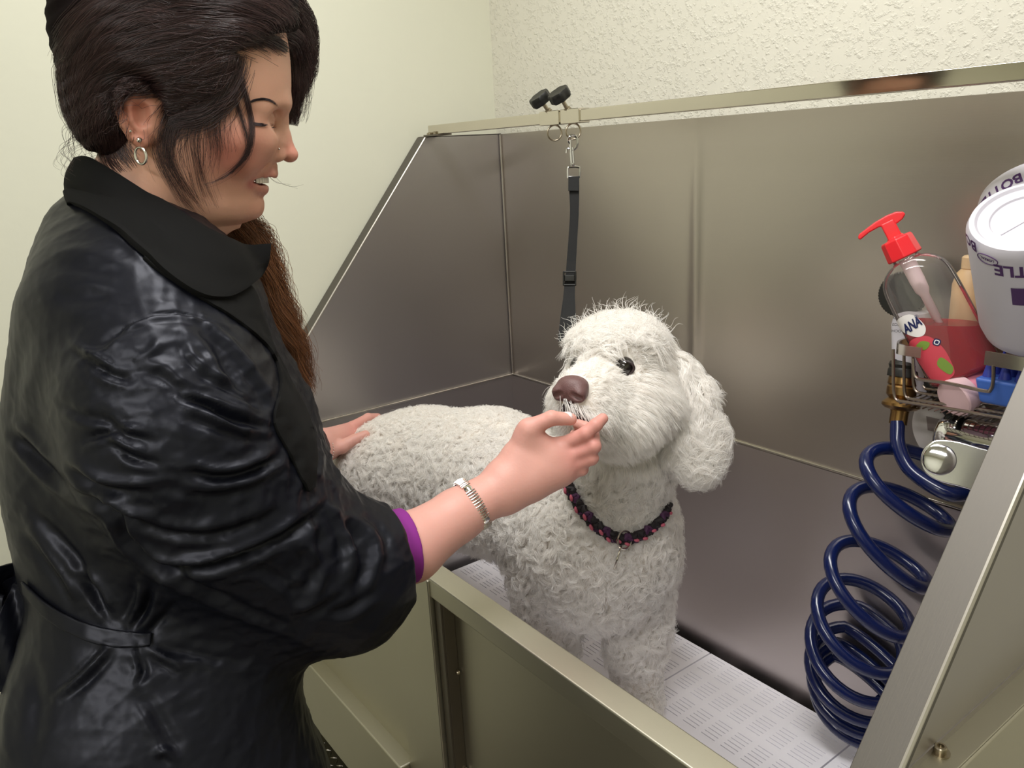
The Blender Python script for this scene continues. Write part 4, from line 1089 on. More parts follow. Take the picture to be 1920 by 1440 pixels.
# neck and underchin
headf.add(lsym(lambda q: f_cham(q, [LP(300, 300, 0), LP(262, 400, 0), LP(250, 470, 0)], [.055, .055, .056], .02)), .03)
headf.add(lsym(lambda q: f_cham(q, [LP(425, 388, 0), LP(360, 405, .0), LP(310, 440, 0)], [.016, .032, .045], .02)), .025)
# brow ridge, cheeks, sockets
headf.add(lsym(lambda q: f_cham(q, [LP(530, 196, .006), LP(519, 196, .028), LP(488, 205, .048)], [.007, .0075, .007], .01)), .012)
headf.sub(lsym(lambda q: f_sph(q, LP(512, 229, .033), .0125)), .014)
headf.add(lsym(lambda q: f_cham(q, [LP(488, 268, .038), LP(452, 262, .052)], [.013, .014], .01)), .020)
headf.add(lsym(lambda q: f_sph(q, LP(458, 300, .040), .014)), .016)
# eyelids: upper lid lowered, thin lower lid
headf.add(lsym(lambda q: f_sph(q, ceye, eR+.0016)), .004)
headf.add(lsym(lambda q: f_cham(q, [LP(509, 218, .024), LP(504, 217, .036), LP(492, 222, .044)], [.003, .0032, .003], .004)), .006)
slit = [LP(513, 236, .017), LP(511, 236, .028), LP(503, 237, .040), LP(492, 235, .0455)]
headf.sub(lsym(lambda q: f_cham(q, slit, [.0009, .0022, .0022, .0009])), .0012)
# nose
headf.add(lsym(lambda q: f_cham(q, [LP(521, 205, 0), LP(527, 226, 0), LP(533, 255, 0), LP(541, 288, 0)], [.0075, .0060, .0066, .0092], .004)), .008)
headf.add(lsym(lambda q: f_cham(q, [LP(522, 228, .002), LP(520, 268, .009)], [.006, .0085], .004)), .010)
headf.add(lsym(lambda q: f_ell(q, LP(518, 290, .0125), np.eye(3), [.0105, .0082, .0062])), .0045)
headf.add(lsym(lambda q: f_sph(q, LP(546, 290, .004), .0070)), .004)
headf.sub(lsym(lambda q: f_cham(q, [LP(527, 304, .0075), LP(522, 294, .0085)], [.0032, .002])), .0025)
headf.sub(lsym(lambda q: f_cham(q, [LP(507, 276, .019), LP(502, 292, .0215), LP(496, 305, .024)], [.0006, .0010, .0006])), .005)
# mouth: open smile, lips as soft rolls
up = [LP(510, 326, 0), LP(506, 326, .008), LP(491, 331, .019), LP(468, 338, .0275)]
lo = [LP(493, 354, 0), LP(491, 354, .008), LP(482, 352, .018), LP(467, 342, .0275)]
headf.add(lsym(lambda q: f_cham(q, up, [.0062, .0060, .0048, .0026], .002)), .004)
headf.add(lsym(lambda q: f_cham(q, [LP(513, 312, .0035), LP(511, 322, .004)], [.004, .004])), .006)
headf.add(lsym(lambda q: f_cham(q, lo, [.0062, .0060, .0050, .0026], .002)), .005)
cutm = [LP(507, 339, 0), LP(503, 339, .011), LP(490, 340, .022), LP(468, 340, .0300)]
headf.sub(lsym(lambda q: f_cham(q, cutm, [.0058, .0056, .0046, .0012])), .0012)
headf.sub(lsym(lambda q: f_cham(q, [LP(474, 338, 0), LP(474, 340, .012)], [.016, .010])), .001)
headf.sub(lsym(lambda q: f_cham(q, [LP(505, 306, .024), LP(478, 318, .031), LP(458, 338, .034)], [.0004, .0009, .0005])), .005)   # smile fold
headf.sub(lsym(lambda q: f_cham(q, [LP(489, 372, 0), LP(482, 370, .012)], [.0015, .001])), .008)
headf.add(lsym(lambda q: f_cham(q, [LP(474, 391, 0), LP(470, 391, .007)], [.0105, .0095])), .012)
# ear (near side and mirrored)
EW = .070
helix = [LP(266, 268, EW-.001), LP(246, 258, EW+.002), LP(231, 236, EW+.006), LP(221, 205, EW+.010), LP(221, 178, EW+.011), LP(236, 158, EW+.009), LP(258, 156, EW+.005), LP(277, 168, EW+.001), LP(287, 188, EW-.003)]
headf.add(lsym(lambda q: f_cham(q, [LP(252, 185, EW+.001), LP(258, 225, EW-.001), LP(266, 255, EW-.003)], [.0155, .0130, .0085], .01, squash=((.25, 0, 1), .30))), .006)
headf.add(lsym(lambda q: f_cham(q, [LP(280, 205, .062), LP(275, 240, .060)], [.012, .012])), .008)
headf.add(lsym(lambda q: f_cham(q, helix, [.0055, .0036, .0030, .0031, .0032, .0034, .0034, .0032, .0026], .001)), .0018)
headf.add(lsym(lambda q: f_cham(q, [LP(262, 246, EW+.003), LP(246, 225, EW+.0045), LP(243, 200, EW+.005), LP(256, 178, EW+.003)], [.0028, .0028, .0026, .0022], .002)), .003)
headf.add(lsym(lambda q: f_cham(q, [LP(285, 216, EW-.002), LP(283, 230, EW-.002)], [.0042, .0035])), .003)
headf.sub(lsym(lambda q: f_cham(q, [LP(266, 208, EW+.006), LP(268, 226, EW+.005)], [.0070, .0062])), .004)
headf.add(lsym(lambda q: f_sph(q, LP(264, 262, EW), .0062)), .004)
hv = [HP.pt(150, -110, 0), HP.pt(620, 470, 0)]
lo3 = HP.O-np.array([.19, .19, .20]); hi3 = HP.O+np.array([.19, .19, .22])
headcut = Sdf(); headcut.ops = list(headf.ops)
V1, Q1 = mesh_from_sdf(headf, lo3, hi3, .0021)
V1 = relax(V1, Q1, headf, 1, .4)
# ---------------------------------------------------------------- right arm and hand
def ch(S, pts, k=.01, kk=.006, **kw):
    S.chain([at(u, v, D) for u, v, D, r in pts], [r for *_, r in pts], k=k, kk=kk, **kw)
armR = Sdf()
ch(armR, [(330, 700, .78, .052), (560, 1010, .865, .046), (640, 1062, .885, .043), (768, 1027, .925, .0385), (858, 966, .96, .0305), (935, 918, .985, .0262)], k=0, kk=.010)
knuckles = [(1050, 838, 1.0), (1063, 858, .997), (1062, 877, .999), (1053, 892, 1.003)]
for (u, v, D), (wu, wv) in zip(knuckles, [(948, 895), (950, 908), (950, 920), (948, 930)]):
    ch(armR, [(wu, wv, .990, .0165), ((wu+u)/2-4, (wv+v)/2, (.99+D)/2, .0150), (u, v, D, .0112)], k=.022)
ch(armR, [(950, 890, .995, .017), (968, 852, .995, .0160), (992, 808, .988, .0125)], k=.02)                 # thumb base
ch(armR, [(990, 812, .990, .0120), (1030, 850, 1.0, .0130)], k=.016)                                          # web
ch(armR, [(992, 803, .985, .0113), (1034, 784, .983, .0092), (1070, 786, .990, .0076)], k=.006, kk=.003)
for pts in ([(1050, 838, 1.0, .0104), (1098, 813, .984, .0088), (1117, 797, .983, .0080), (1130, 785, .987, .0068)],
            [(1063, 858, .997, .0104), (1113, 837, .986, .0090), (1111, 806, 1.010, .0080), (1084, 796, 1.022, .0070)],
            [(1062, 877, .999, .0100), (1109, 859, .992, .0086), (1101, 830, 1.02, .0078), (1078, 815, 1.03, .0070)],
            [(1053, 892, 1.003, .0092), (1091, 880, 1.0, .0078), (1085, 858, 1.025, .0068), (1067, 845, 1.03, .0060)]):
    ch(armR, pts, k=.0045, kk=.0025)
aa = np.array([at(u, v, D) for u, v, D in ((330, 700, .80), (1130, 780, .98), (640, 1070, .88), (1060, 900, 1.0), (1090, 800, 1.03))])
V2, Q2 = mesh_from_sdf(armR, aa.min(0)-.07, aa.max(0)+.05, .0019)
V2 = relax(V2, Q2, armR, 1, .4)
# ---------------------------------------------------------------- left arm and hand
armL = Sdf()
ch(armL, [(430, 640, 1.08, .050), (470, 850, 1.25, .040), (600, 838, 1.46, .0270)], k=0, kk=.03)
for (u, v, D), (wu, wv, wD) in zip([(668, 800, 1.56), (672, 812, 1.555), (668, 822, 1.56), (660, 830, 1.57)], [(604, 822, 1.47), (604, 832, 1.46), (604, 842, 1.465), (604, 850, 1.47)]):
    ch(armL, [(wu, wv, wD, .0155), (u, v, D, .0112)], k=.02)
for pts in ([(664, 798, 1.54, .0100), (690, 783, 1.560, .0085), (708, 782, 1.585, .0075)],
            [(672, 808, 1.57, .0100), (696, 796, 1.60, .0085), (716, 800, 1.61, .0075)],
            [(668, 822, 1.575, .0095), (690, 815, 1.62, .0080), (708, 822, 1.63, .0070)],
            [(660, 830, 1.58, .0088), (680, 830, 1.63, .0075), (694, 836, 1.64, .0065)],
            [(606, 846, 1.455, .015), (640, 838, 1.470, .0128), (664, 825, 1.480, .0102), (685, 815, 1.487, .0082)]):
    ch(armL, pts, k=.006, kk=.003)
aa = np.array([at(u, v, D) for u, v, D in ((430, 640, 1.08), (470, 850, 1.25), (716, 780, 1.64), (690, 870, 1.5))])
V3, Q3 = mesh_from_sdf(armL, aa.min(0)-.06, aa.max(0)+.05, .0025)
V3 = relax(V3, Q3, armL, 1, .4)
# hidden trunk under the clothes keeps the figure whole
core = Sdf(); core.chain([HP.pt(250, 470, 0), TF.pt(250, 600, .02), TF.pt(290, 800, 0), TF.pt(290, 1150, 0)], [.055, .09, .10, .11], kk=.05)
core.chain([at(330, 700, .80), TF.pt(260, 600, 0), at(430, 640, 1.08)], [.055, .08, .05], k=.04, kk=.04)
V4, Q4 = mesh_from_sdf(core, at(280, 850, .93)-.45, at(280, 850, .93)+.45, .012)
VB = np.concatenate([V1, V2, V3, V4]); n1, n2, n3 = len(V1), len(V1)+len(V2), len(V1)+len(V2)+len(V3)
QB = np.concatenate([Q1, Q2+n1, Q3+n2, Q4+n3])
# skin tone (pigment of the skin itself: lips, cheeks, nose tip, knuckles)
base = np.tile(np.array(rgb((212, 158, 146))[:3]), (len(VB), 1))
def tint(P, c, r, col, s):
    global base
    w = s*np.exp(-(np.linalg.norm(P-c, axis=1)/r)**2)[:, None]; base = base*(1-w)+np.array(rgb(col)[:3])*w
L1 = HP.to(V1)
def tintl(c, r, col, s):
    w = np.zeros((len(VB), 1)); d = np.stack([L1[:, 0], L1[:, 1], np.abs(L1[:, 2])], 1)-c
    w[:n1, 0] = s*np.exp(-(np.linalg.norm(d, axis=1)/r)**2); base[:] = base*(1-w)+np.array(rgb(col)[:3])*w
w_ = np.zeros((len(VB), 1)); w_[:n1] = 1; base[:] = base*(1-w_)+np.array(rgb((206, 158, 134))[:3])*w_
tintl(LP(430, 275, .05), .032, (186, 96, 88), .75); tintl(LP(545, 285, .0), .016, (196, 110, 100), .65); tintl(LP(470, 300, .035), .022, (196, 118, 104), .45)
tintl(LP(470, 400, .01), .02, (196, 128, 108), .4); tintl(LP(240, 190, EW), .03, (176, 96, 78), .75); tintl(LP(262, 262, EW), .012, (176, 90, 76), .5)
for P_ in up+[(LP(500, 325, .012))]: tintl(P_, .0062, (166, 84, 82), .85)
for P_ in lo: tintl(P_, .0066, (176, 90, 88), .85)
tintl(LP(478, 340, .01), .012, (110, 50, 48), .6)
tintl(ceye+np.array([.006, -.006, 0]), .010, (150, 100, 84), .5)
for u, v, D in ((1075, 845, .99), (1080, 870, .99), (1110, 830, .98), (1128, 788, .98), (1010, 780, .98), (1095, 815, .98), (1100, 862, .99)): tint(VB, at(u, v, D), .020, (206, 134, 126), .38)
for u, v, D in ((680, 815, 1.52), (650, 800, 1.55), (700, 784, 1.6)): tint(VB, at(u, v, D), .03, (206, 130, 122), .5)
me = np_mesh('body', VB, QB); vcol(me, 'skin_tone', base)
ms, nt, b = newmat('skin'); setp(b, Roughness=.48, Subsurface_Weight=.12, Subsurface_Scale=.012, Specular_IOR_Level=.4)
va = nt.nodes.new('ShaderNodeVertexColor'); va.layer_name = 'skin_tone'; nt.links.new(va.outputs[0], b.inputs['Base Color'])
tc = node(nt, 'ShaderNodeTexCoord'); nz = node(nt, 'ShaderNodeTexNoise'); nz.inputs['Scale'].default_value = 320; nz.inputs['Detail'].default_value = 4
bp = node(nt, 'ShaderNodeBump'); bp.inputs['Strength'].default_value = .16; bp.inputs['Distance'].default_value = .0012
nt.links.new(tc.outputs['Object'], nz.inputs['Vector']); nt.links.new(nz.outputs['Fac'], bp.inputs['Height']); nt.links.new(bp.outputs[0], b.inputs['Normal'])
link('body', me, ms, person)
def W3(l): return HP.O+np.asarray(l)@HP.R
# eyes, teeth
def mir(l): return np.array([l[0], l[1], -l[2]])
mw = simple('eye_white', (215, 205, 198), .15); mi = simple('iris', (45, 34, 28), .1)
for l in (ceye, mir(ceye)):
    m = MB(); g = nrmv(HP.a*.9+HP.b*.45); c = W3(l)
    m.lathe(c-g*eR, g, [(1e-4, 0)]+[(eR*math.sin(a), eR-eR*math.cos(a)) for a in np.linspace(.15, PI-.15, 16)]+[(1e-4, 2*eR)], 24)
    e_ = m.build('eye', mw, person, smooth=True)
    m = MB(); m.lathe(c+g*(eR-.0022), g, [(.0058, 0), (.0050, .0014), (.003, .0024), (1e-4, .0027)], 20); m.build('iris', mi, e_, smooth=True)
m = MB(); c0 = LP(466, 338, 0)
arc = [c0+np.array([.0215*math.cos(t), 0, .0235*math.sin(t)]) for t in np.linspace(-1.25, 1.25, 15)]
for i in range(14):
    a_, b_ = arc[i], arc[i+1]; a2 = a_+(b_-a_)*.03; b2 = a_+(b_-a_)*.97
    h0, h1 = -.0062, .0032-.0012*(abs(i-6.5)/6.5)
    i_a = c0+(a2-c0)*.85; i_b = c0+(b2-c0)*.85; dy = np.array([0, 1, 0])
    m.hexa([W3(p_+dy*h) for h in (h0, h1) for p_ in (a2, b2, i_b, i_a)])
m.build('teeth', simple('tooth_enamel', (232, 226, 214), .2), person, smooth=True, bevel=.0004)
# brows, lashes
headB = bvh_of((V1, Q1))
M_brow = simple('brow_hair', (42, 30, 34), .6)
def stroke_hair(name, f, guides, n, r0, spread, mat, par, off=.0006):
    allP = []
    for g in guides:
        G = np.array(spline([(a, b, 0) for a, b in g], 6))[:, :2]; s = np.linspace(0, 1, len(G)); t = np.linspace(0, 1, 8)
        for _ in range(n):
            o = rng.normal(size=2)*spread; t0 = rng.random()*.6; tt = t0+(1-t0)*t*(.4+.6*rng.random())
            uu = np.interp(tt, s, G[:, 0])+o[0]; vv = np.interp(tt, s, G[:, 1])+o[1]
            P, ok = cast(headB, uu, vv, off)
            if ok.all(): allP.append(P)
    if not allP: return
    P = np.array(allP); t = np.linspace(0, 1, 8); return strands(name, P, r0*(1-.7*t), mat, par)
stroke_hair('eyebrow', headf, [[(466, 192), (480, 187), (497, 186), (510, 190), (522, 199)]], 90, .00015, 1.1, M_brow, person)
stroke_hair('eyelashes', headf, [[(467, 231), (480, 234), (492, 235), (502, 233)], [(468, 230), (482, 232), (495, 232)]], 50, .00024, .8, M_brow, person, .0012)
lp = [W3(LP(503, 234, .040)), W3(LP(496, 236, .044))]
ls = []
for i in range(9, 30):
    t = i/25; r0 = W3(LP(512-18*t, 233+1*t, .030+.014*t)); d = HP.a*(.9-.5*t)+HP.b*.75+HP.c*(.2+.5*t)
    ls.append([r0+d*.0085*s-HP.b*.003*s*s for s in np.linspace(0, 1, 6)])
strands('eyelashes', np.array(ls), .00022*(1-.7*np.linspace(0, 1, 6)), M_brow, person)
# jewellery
M_silver = simple('silver', (232, 228, 222), .16, 1.0)
ear_c = W3(LP(264, 292, EW+.004)); m = MB(); ax1 = nrmv(HP.a*.72+HP.c*.5); ax2 = HP.b
m.tube([ear_c+ax1*.0062*math.cos(a)+ax2*.0078*math.sin(a) for a in np.linspace(0, 2*PI, 33)[:-1]], .00135, 10, closed=True); m.build('hoop_earring', M_silver, person, smooth=True)
for (u, v, r) in ((261, 262, .0026), (245, 246, .0019)):
    c = hit(headf, u, v, .0008); m = MB(); m.lathe(c-HP.c*.001, HP.c, [(r*.7, 0), (r, .0012), (r*.6, .0026), (1e-4, .003)], 8); m.build('ear_stud', M_silver, person)
c = hit(headf, 523, 279, .0003); m = MB(); m.lathe(c, HP.c, [(.0010, 0), (.0011, .0006), (1e-4, .0012)], 10); m.build('nose_stud', M_silver, person)
# bracelets
bc = at(886, 945, .9715); ba = nrmv(at(935, 918, .985)-at(858, 966, .96)); s1 = nrmv(np.cross(ba, HP.c)); s2 = np.cross(ba, s1)
br = MB()
NB = 30
for k in range(NB):
    a = 2*PI*k/NB; d = s1*math.cos(a)+s2*math.sin(a); tt = -s1*math.sin(a)+s2*math.cos(a)
    rr = .0325; cc = bc+d*rr+ba*.004*math.sin(a+.6)
    if k % 7 == 3:
        br.lathe(cc-d*.001, d, [(.0045, 0), (.0048, .0012), (.003, .0022), (1e-4, .0024)], 14)
    else:
        for q in (-1, 1):
            c2 = cc+tt*.0016*q
            br.tube([c2-ba*.0058, c2+d*.0007, c2+ba*.0058], .0009, 6)
br.tube([bc+(s1*math.cos(a)+s2*math.sin(a))*.0322+ba*(.004*math.sin(a+.6)+.002) for a in np.linspace(0, 2*PI, 49)[:-1]], .0007, 6, closed=True)
br.tube([bc+(s1*math.cos(a)+s2*math.sin(a))*.0322+ba*(.004*math.sin(a+.6)-.002) for a in np.linspace(0, 2*PI, 49)[:-1]], .0007, 6, closed=True)
br.build('bracelet', M_silver, person, smooth=True)
bc2 = at(601, 841, 1.462); ba2 = nrmv(at(640, 830, 1.5)-at(590, 840, 1.44)); q1 = nrmv(np.cross(ba2, HP.c)); q2 = np.cross(ba2, q1)
m = MB()
for k in range(40):
    a = 2*PI*k/40; m.lathe(bc2+(q1*math.cos(a)+q2*math.sin(a))*.031-q2*.0012, q2, [(.0004, 0), (.0014, .001), (.0004, .0022)], 6)
m.build('thin_bracelet', M_silver, person, smooth=True)
# thumb nail and index nail
mnail = simple('nail_polish', (236, 214, 214), .12)
def nail(u, v, D, tip, nrm, l, w, bulge):
    c = at(u, v, D); t = nrmv(tip-c); n = nrmv(nrm-(nrm@t)*t); s = np.cross(t, n); vs = []; fs = []
    nx, ny = 10, 8
    for j in range(ny+1):
        for i in range(nx+1):
            x = (i/nx)*2-1; y = j/ny; ww = w*(1-.28*abs(y*2-1)**3)
            vs.append(c+t*(y-.3)*l+s*x*ww+n*(bulge*(1-x*x)-.0004*y))
    for j in range(ny):
        for i in range(nx): a = j*(nx+1)+i; fs.append((a, a+1, a+nx+2, a+nx+1))
    m = MB(); m.v = [tuple(p) for p in vs]; m.f = fs; o = m.build('nail', mnail, person, smooth=True); sm = o.modifiers.new('s', 'SOLIDIFY'); sm.thickness = .0006
nail(1058, 781, .9845, at(1080, 780, .985), HP.c*.8-HP.b*.6, .014, .0062, .0026)

# ---------------------------------------------------------------- hair
M_hair, nt, b = newmat('dark_hair'); setp(b, Roughness=.34, Specular_IOR_Level=.6); 
hi = nt.nodes.new('ShaderNodeHairInfo'); mx = nt.nodes.new('ShaderNodeMix'); mx.data_type = 'RGBA'
mx.inputs[6].default_value = rgb((34, 23, 25)); mx.inputs[7].default_value = rgb((76, 53, 52)); nt.links.new(hi.outputs['Random'], mx.inputs[0]); nt.links.new(mx.outputs[2], b.inputs['Base Color'])
M_hair2, nt, b = newmat('brown_hair_ends'); setp(b, Roughness=.4, Specular_IOR_Level=.5)
hi = nt.nodes.new('ShaderNodeHairInfo'); mx = nt.nodes.new('ShaderNodeMix'); mx.data_type = 'RGBA'
mx.inputs[6].default_value = rgb((72, 44, 30)); mx.inputs[7].default_value = rgb((156, 104, 66)); nt.links.new(hi.outputs['Random'], mx.inputs[0]); nt.links.new(mx.outputs[2], b.inputs['Base Color'])
hairf = Sdf()
HE = HP.R
def hl(u, v): return HP.pt(u, v, 0)
px = .00061
hairf.ell(hl(352, 60), HE, [205*px, 185*px, .092], 0)
hairf.ell(hl(240, 98), HE, [92*px, 150*px, .074], .03)                          # gathered back
hairf.ell(hl(205, 215), HE, [62*px, 74*px, .060], .03)
hl_v = [-200, 60, 84, 100, 140, 180, 215, 245, 270, 300, 340]; hl_u = [560, 556, 470, 437, 432, 408, 350, 305, 255, 210, 200]
bv = [HP.loc(u, v)[1] for u, v in zip(hl_u, hl_v)]; bu = [HP.loc(u, v)[0] for u, v in zip(hl_u, hl_v)]
def facezone(p):
    L = HP.to(p); return (L[:, 0]-np.interp(L[:, 1], bv, bu))*.75
hairf.cut(facezone, .012)
# keep the ear free
hairf.sub(lsym(lambda q: f_cham(q, [LP(252, 186, EW+.012), LP(258, 240, EW+.012)], [.026, .026])), .01)
hairf.cut(lambda p: (HP.to(p)[:, 1]-HP.loc(200, 292)[1]), .01)
V5, Q5 = mesh_from_sdf(hairf, HP.O-np.array([.24, .24, .22]), HP.O+np.array([.24, .24, .28]), .0035)
N5 = vnormals(V5, Q5)
L5 = HP.to(V5); disp = .0008*np.sin(L5[:, 1]*420+L5[:, 0]*130+2*np.sin(L5[:, 0]*60))
V5 = V5+N5*disp[:, None]
M_hcap = simple('hair_mass', (20, 13, 14), .9, Specular_IOR_Level=.1)
hair = link('hair', np_mesh('hair', V5, Q5), M_hcap, person)
def bunch3(P, n, spread, wave, freq, K=22, jit=.0):
    """strands around a 3d guide; spread = radii along the guide"""
    G = np.array(spline(P, 10)); s = np.linspace(0, 1, len(G)); t = np.linspace(0, 1, K)
    c = np.stack([np.interp(t, s, G[:, i]) for i in range(3)], 1)
    T = unit(np.gradient(c, axis=0)); U = unit(np.cross(T, HP.c)); W = np.cross(T, U)
    sp = np.interp(t, np.linspace(0, 1, len(spread)), spread)
    r = np.sqrt(rng.random(n)); a = rng.random(n)*2*PI; ph = rng.random(n)*.9+rng.integers(0, 5, n)*1.25; st = rng.random(n)*.12; en = 1-.35*rng.random(n)**2
    x = (r*np.cos(a))[:, None]*sp; y = (r*np.sin(a))[:, None]*sp*.6
    w = wave*(.5+.5*t)[None]*np.sin(freq*2*PI*t[None]+ph[:, None]); w2 = wave*.6*np.cos(freq*2*PI*t[None]+ph[:, None])
    tt = st[:, None]+(en-st)[:, None]*t[None]
    out = np.zeros((n, K, 3))
    for i in range(3):
        ci = np.interp(tt, t, c[:, i]); ui = np.interp(tt, t, U[:, i]); wi = np.interp(tt, t, W[:, i]); out[..., i] = ci+(x+w)*ui+(y+w2)*wi
    return out+rng.normal(size=(n, 1, 3))*jit*t[None, :, None]
def locks(P, ncl, per, spread, wave, freq, tight=.004, K=28):
    G = np.array(spline(P, 10)); s = np.linspace(0, 1, len(G)); t = np.linspace(0, 1, K); out = []
    c = np.stack([np.interp(t, s, G[:, i]) for i in range(3)], 1); T = unit(np.gradient(c, axis=0)); U = unit(np.cross(T, HP.c)); W = np.cross(T, U)
    sp = np.interp(t, np.linspace(0, 1, len(spread)), spread)
    for _ in range(ncl):
        x0, y0 = rng.uniform(-1, 1), rng.uniform(-1, 1); ph = rng.random()*6.28; wv = wave*(.6+.8*rng.random()); fq = freq*(.8+.4*rng.random()); en = 1-.35*rng.random()**1.5
        for _ in range(per):
            a, b = rng.normal(size=2)*tight; p2 = ph+rng.normal()*.35; tt = t*en*(1-.08*rng.random())
            w1 = wv*(.4+.6*t)*np.sin(fq*6.28*t+p2); w2 = wv*(.4+.6*t)*.7*np.cos(fq*6.28*t+p2)
            o = sum(((x0*sp+a*(1.3-.6*t)+w1)[:, None]*U, (y0*sp*.6+b*(1.3-.6*t)+w2)[:, None]*W))
            full = c+o; out.append(np.stack([np.interp(tt, t, full[:, i]) for i in range(3)], 1))
    return np.array(out)
def lay(guides, n, spread, off0, off1, K=20, wave=0.0):
    """strands combed over the hair surface along drawn guides"""
    out = []
    for g in guides:
        G = np.array(spline([(a, b, 0) for a, b in g], 10))[:, :2]; s = np.linspace(0, 1, len(G)); t = np.linspace(0, 1, K)
        base_u = np.interp(t, s, G[:, 0]); base_v = np.interp(t, s, G[:, 1])
        tu = np.gradient(base_u); tv = np.gradient(base_v); ln = np.hypot(tu, tv)+1e-9
        nu, nv = -tv/ln, tu/ln
        o = rng.normal(size=n)*spread; ph = rng.random(n)*6; 
        st = rng.random(n)*.25; en = 1-rng.random(n)*.3
        for i in range(n):
            tt = st[i]+(en[i]-st[i])*t
            oo = o[i]*(1+.3*np.sin(3*tt+ph[i]))+wave*np.sin(9*tt+ph[i])
            uu = np.interp(tt, t, base_u)+oo*np.interp(tt, t, nu); vv = np.interp(tt, t, base_v)+oo*np.interp(tt, t, nv)
            out.append((uu, vv, off0+(off1-off0)*rng.random()))
    U = np.concatenate([o[0] for o in out]); Vv = np.concatenate([o[1] for o in out]); O = np.concatenate([np.full(K, o[2]) for o in out])
    P, ok = cast(comb, U, Vv, O)
    P = P.reshape(-1, K, 3); ok = ok.reshape(-1, K).all(1)
    D = np.linalg.norm(np.diff(P, axis=1), axis=2).max(1) < .03
    return P[ok & D]
comb = bvh_of((V5, Q5), (V1, Q1))
G1 = [[(552, 70), (520, 25), (450, 0), (360, -12), (260, 0), (180, 40), (130, 110), (120, 190)],
      [(560, 30), (500, -15), (420, -30), (300, -30), (200, 0), (130, 60), (105, 130), (112, 210)],
      [(545, 92), (490, 60), (420, 45), (340, 50), (250, 70), (180, 115), (140, 180), (140, 240)],
      [(500, 80), (450, 62), (390, 75), (320, 95), (250, 110), (190, 145), (150, 210), (150, 270)],
      [(440, 90), (400, 100), (350, 118), (290, 128), (230, 140), (190, 170), (175, 230), (185, 280)],
      [(438, 110), (410, 130), (370, 142), (320, 146), (275, 148), (235, 152), (205, 175), (198, 225), (205, 275)],
      [(436, 130), (415, 165), (380, 178), (340, 176), (305, 170), (290, 180)],
      [(434, 95), (425, 130), (400, 180), (370, 205), (330, 215), (310, 225)],
      [(300, -40), (220, -10), (150, 50), (118, 130), (115, 200), (140, 260)],
      [(150, 40), (112, 90), (102, 150), (112, 215), (140, 265), (165, 290)],
      [(210, 170), (180, 200), (160, 240), (165, 275)], [(330, 30), (270, 20), (200, 50), (150, 110), (130, 170)]]
PA = lay(G1, 800, 13, .0004, .004, wave=.4)
PA2 = lay(G1, 26, 22, .003, .009, wave=3)
strands('hair_strands', np.concatenate([PA, PA2]), .00017*(1-.5*np.linspace(0, 1, 20)**2), M_hair, hair)
# loose fringe over temple and cheek
G2 = [[(436, 95), (445, 140), (462, 190), (470, 235), (466, 275), (445, 310), (410, 335), (380, 345)],
      [(438, 100), (452, 150), (466, 200), (471, 250), (458, 295), (430, 325)],
      [(425, 110), (432, 160), (448, 210), (462, 260), (462, 300)]]
PB = lay(G2, 45, 2.2, .0015, .004, wave=.8)
G3 = [[(420, 130), (405, 180), (395, 230), (400, 280), (390, 330)], [(400, 150), (380, 200), (362, 250), (365, 300), (375, 350), (395, 400)],
      [(380, 170), (350, 205), (330, 245), (322, 290), (335, 340), (360, 390)], [(430, 140), (425, 190), (415, 240), (420, 290)],
      [(350, 190), (325, 220), (312, 260), (318, 310), (340, 350)], [(410, 160), (395, 200), (370, 220), (345, 240)], [(300, 250), (310, 300), (345, 360), (385, 410)]]
PC = lay(G3, 50, 11, .0006, .003, wave=2)
strands('loose_fringe', np.concatenate([PB, PC]), .00013*(1-.5*np.linspace(0, 1, 20)**2), M_hair, hair)
# side burn hair in front of the ear and on the nape
G4 = [[(400, 170), (360, 190), (325, 205), (300, 235)], [(380, 190), (345, 215), (318, 250), (300, 280)], [(220, 250), (225, 280), (250, 320)], [(190, 260), (200, 300), (225, 330)], [(205, 235), (210, 270), (220, 300)]]
PD = lay(G4, 80, 12, .0003, .002, wave=1)
strands('fine_side_hair', PD, .00017*(1-.5*np.linspace(0, 1, 20)**2), M_hair, hair)
# curls beyond the forehead on the far side
b1 = bunch3([HP.pt(520, -30, -.02), HP.pt(560, 20, -.035), HP.pt(574, 70, -.045), HP.pt(572, 130, -.05), HP.pt(556, 180, -.05), HP.pt(548, 235, -.052)], 900, [.012, .012, .0125, .0115, .007, .003], .0045, 3.2)
b2 = bunch3([HP.pt(540, -20, 0.0), HP.pt(568, 30, -.015), HP.pt(583, 90, -.02), HP.pt(580, 150, -.03), HP.pt(565, 230, -.035)], 60, [.006, .008, .006, .004], .004, 1.8)
b4 = bunch3([HP.pt(500, 40, -.01), HP.pt(545, 60, -.02), HP.pt(556, 110, -.028), HP.pt(552, 160, -.03), HP.pt(546, 205, -.04)], 350, [.012, .012, .010, .008, .003], .002, 2)
b3 = bunch3([HP.pt(470, 60, .02), HP.pt(520, 60, .015), HP.pt(556, 80, -.01), HP.pt(570, 120, -.03)], 350, [.010, .012, .012, .008], .002, 1)
strands('far_side_curls', np.concatenate([b1, b2, b3, b4]), .00018*(1-.5*np.linspace(0, 1, 22)**2), M_hair, hair)
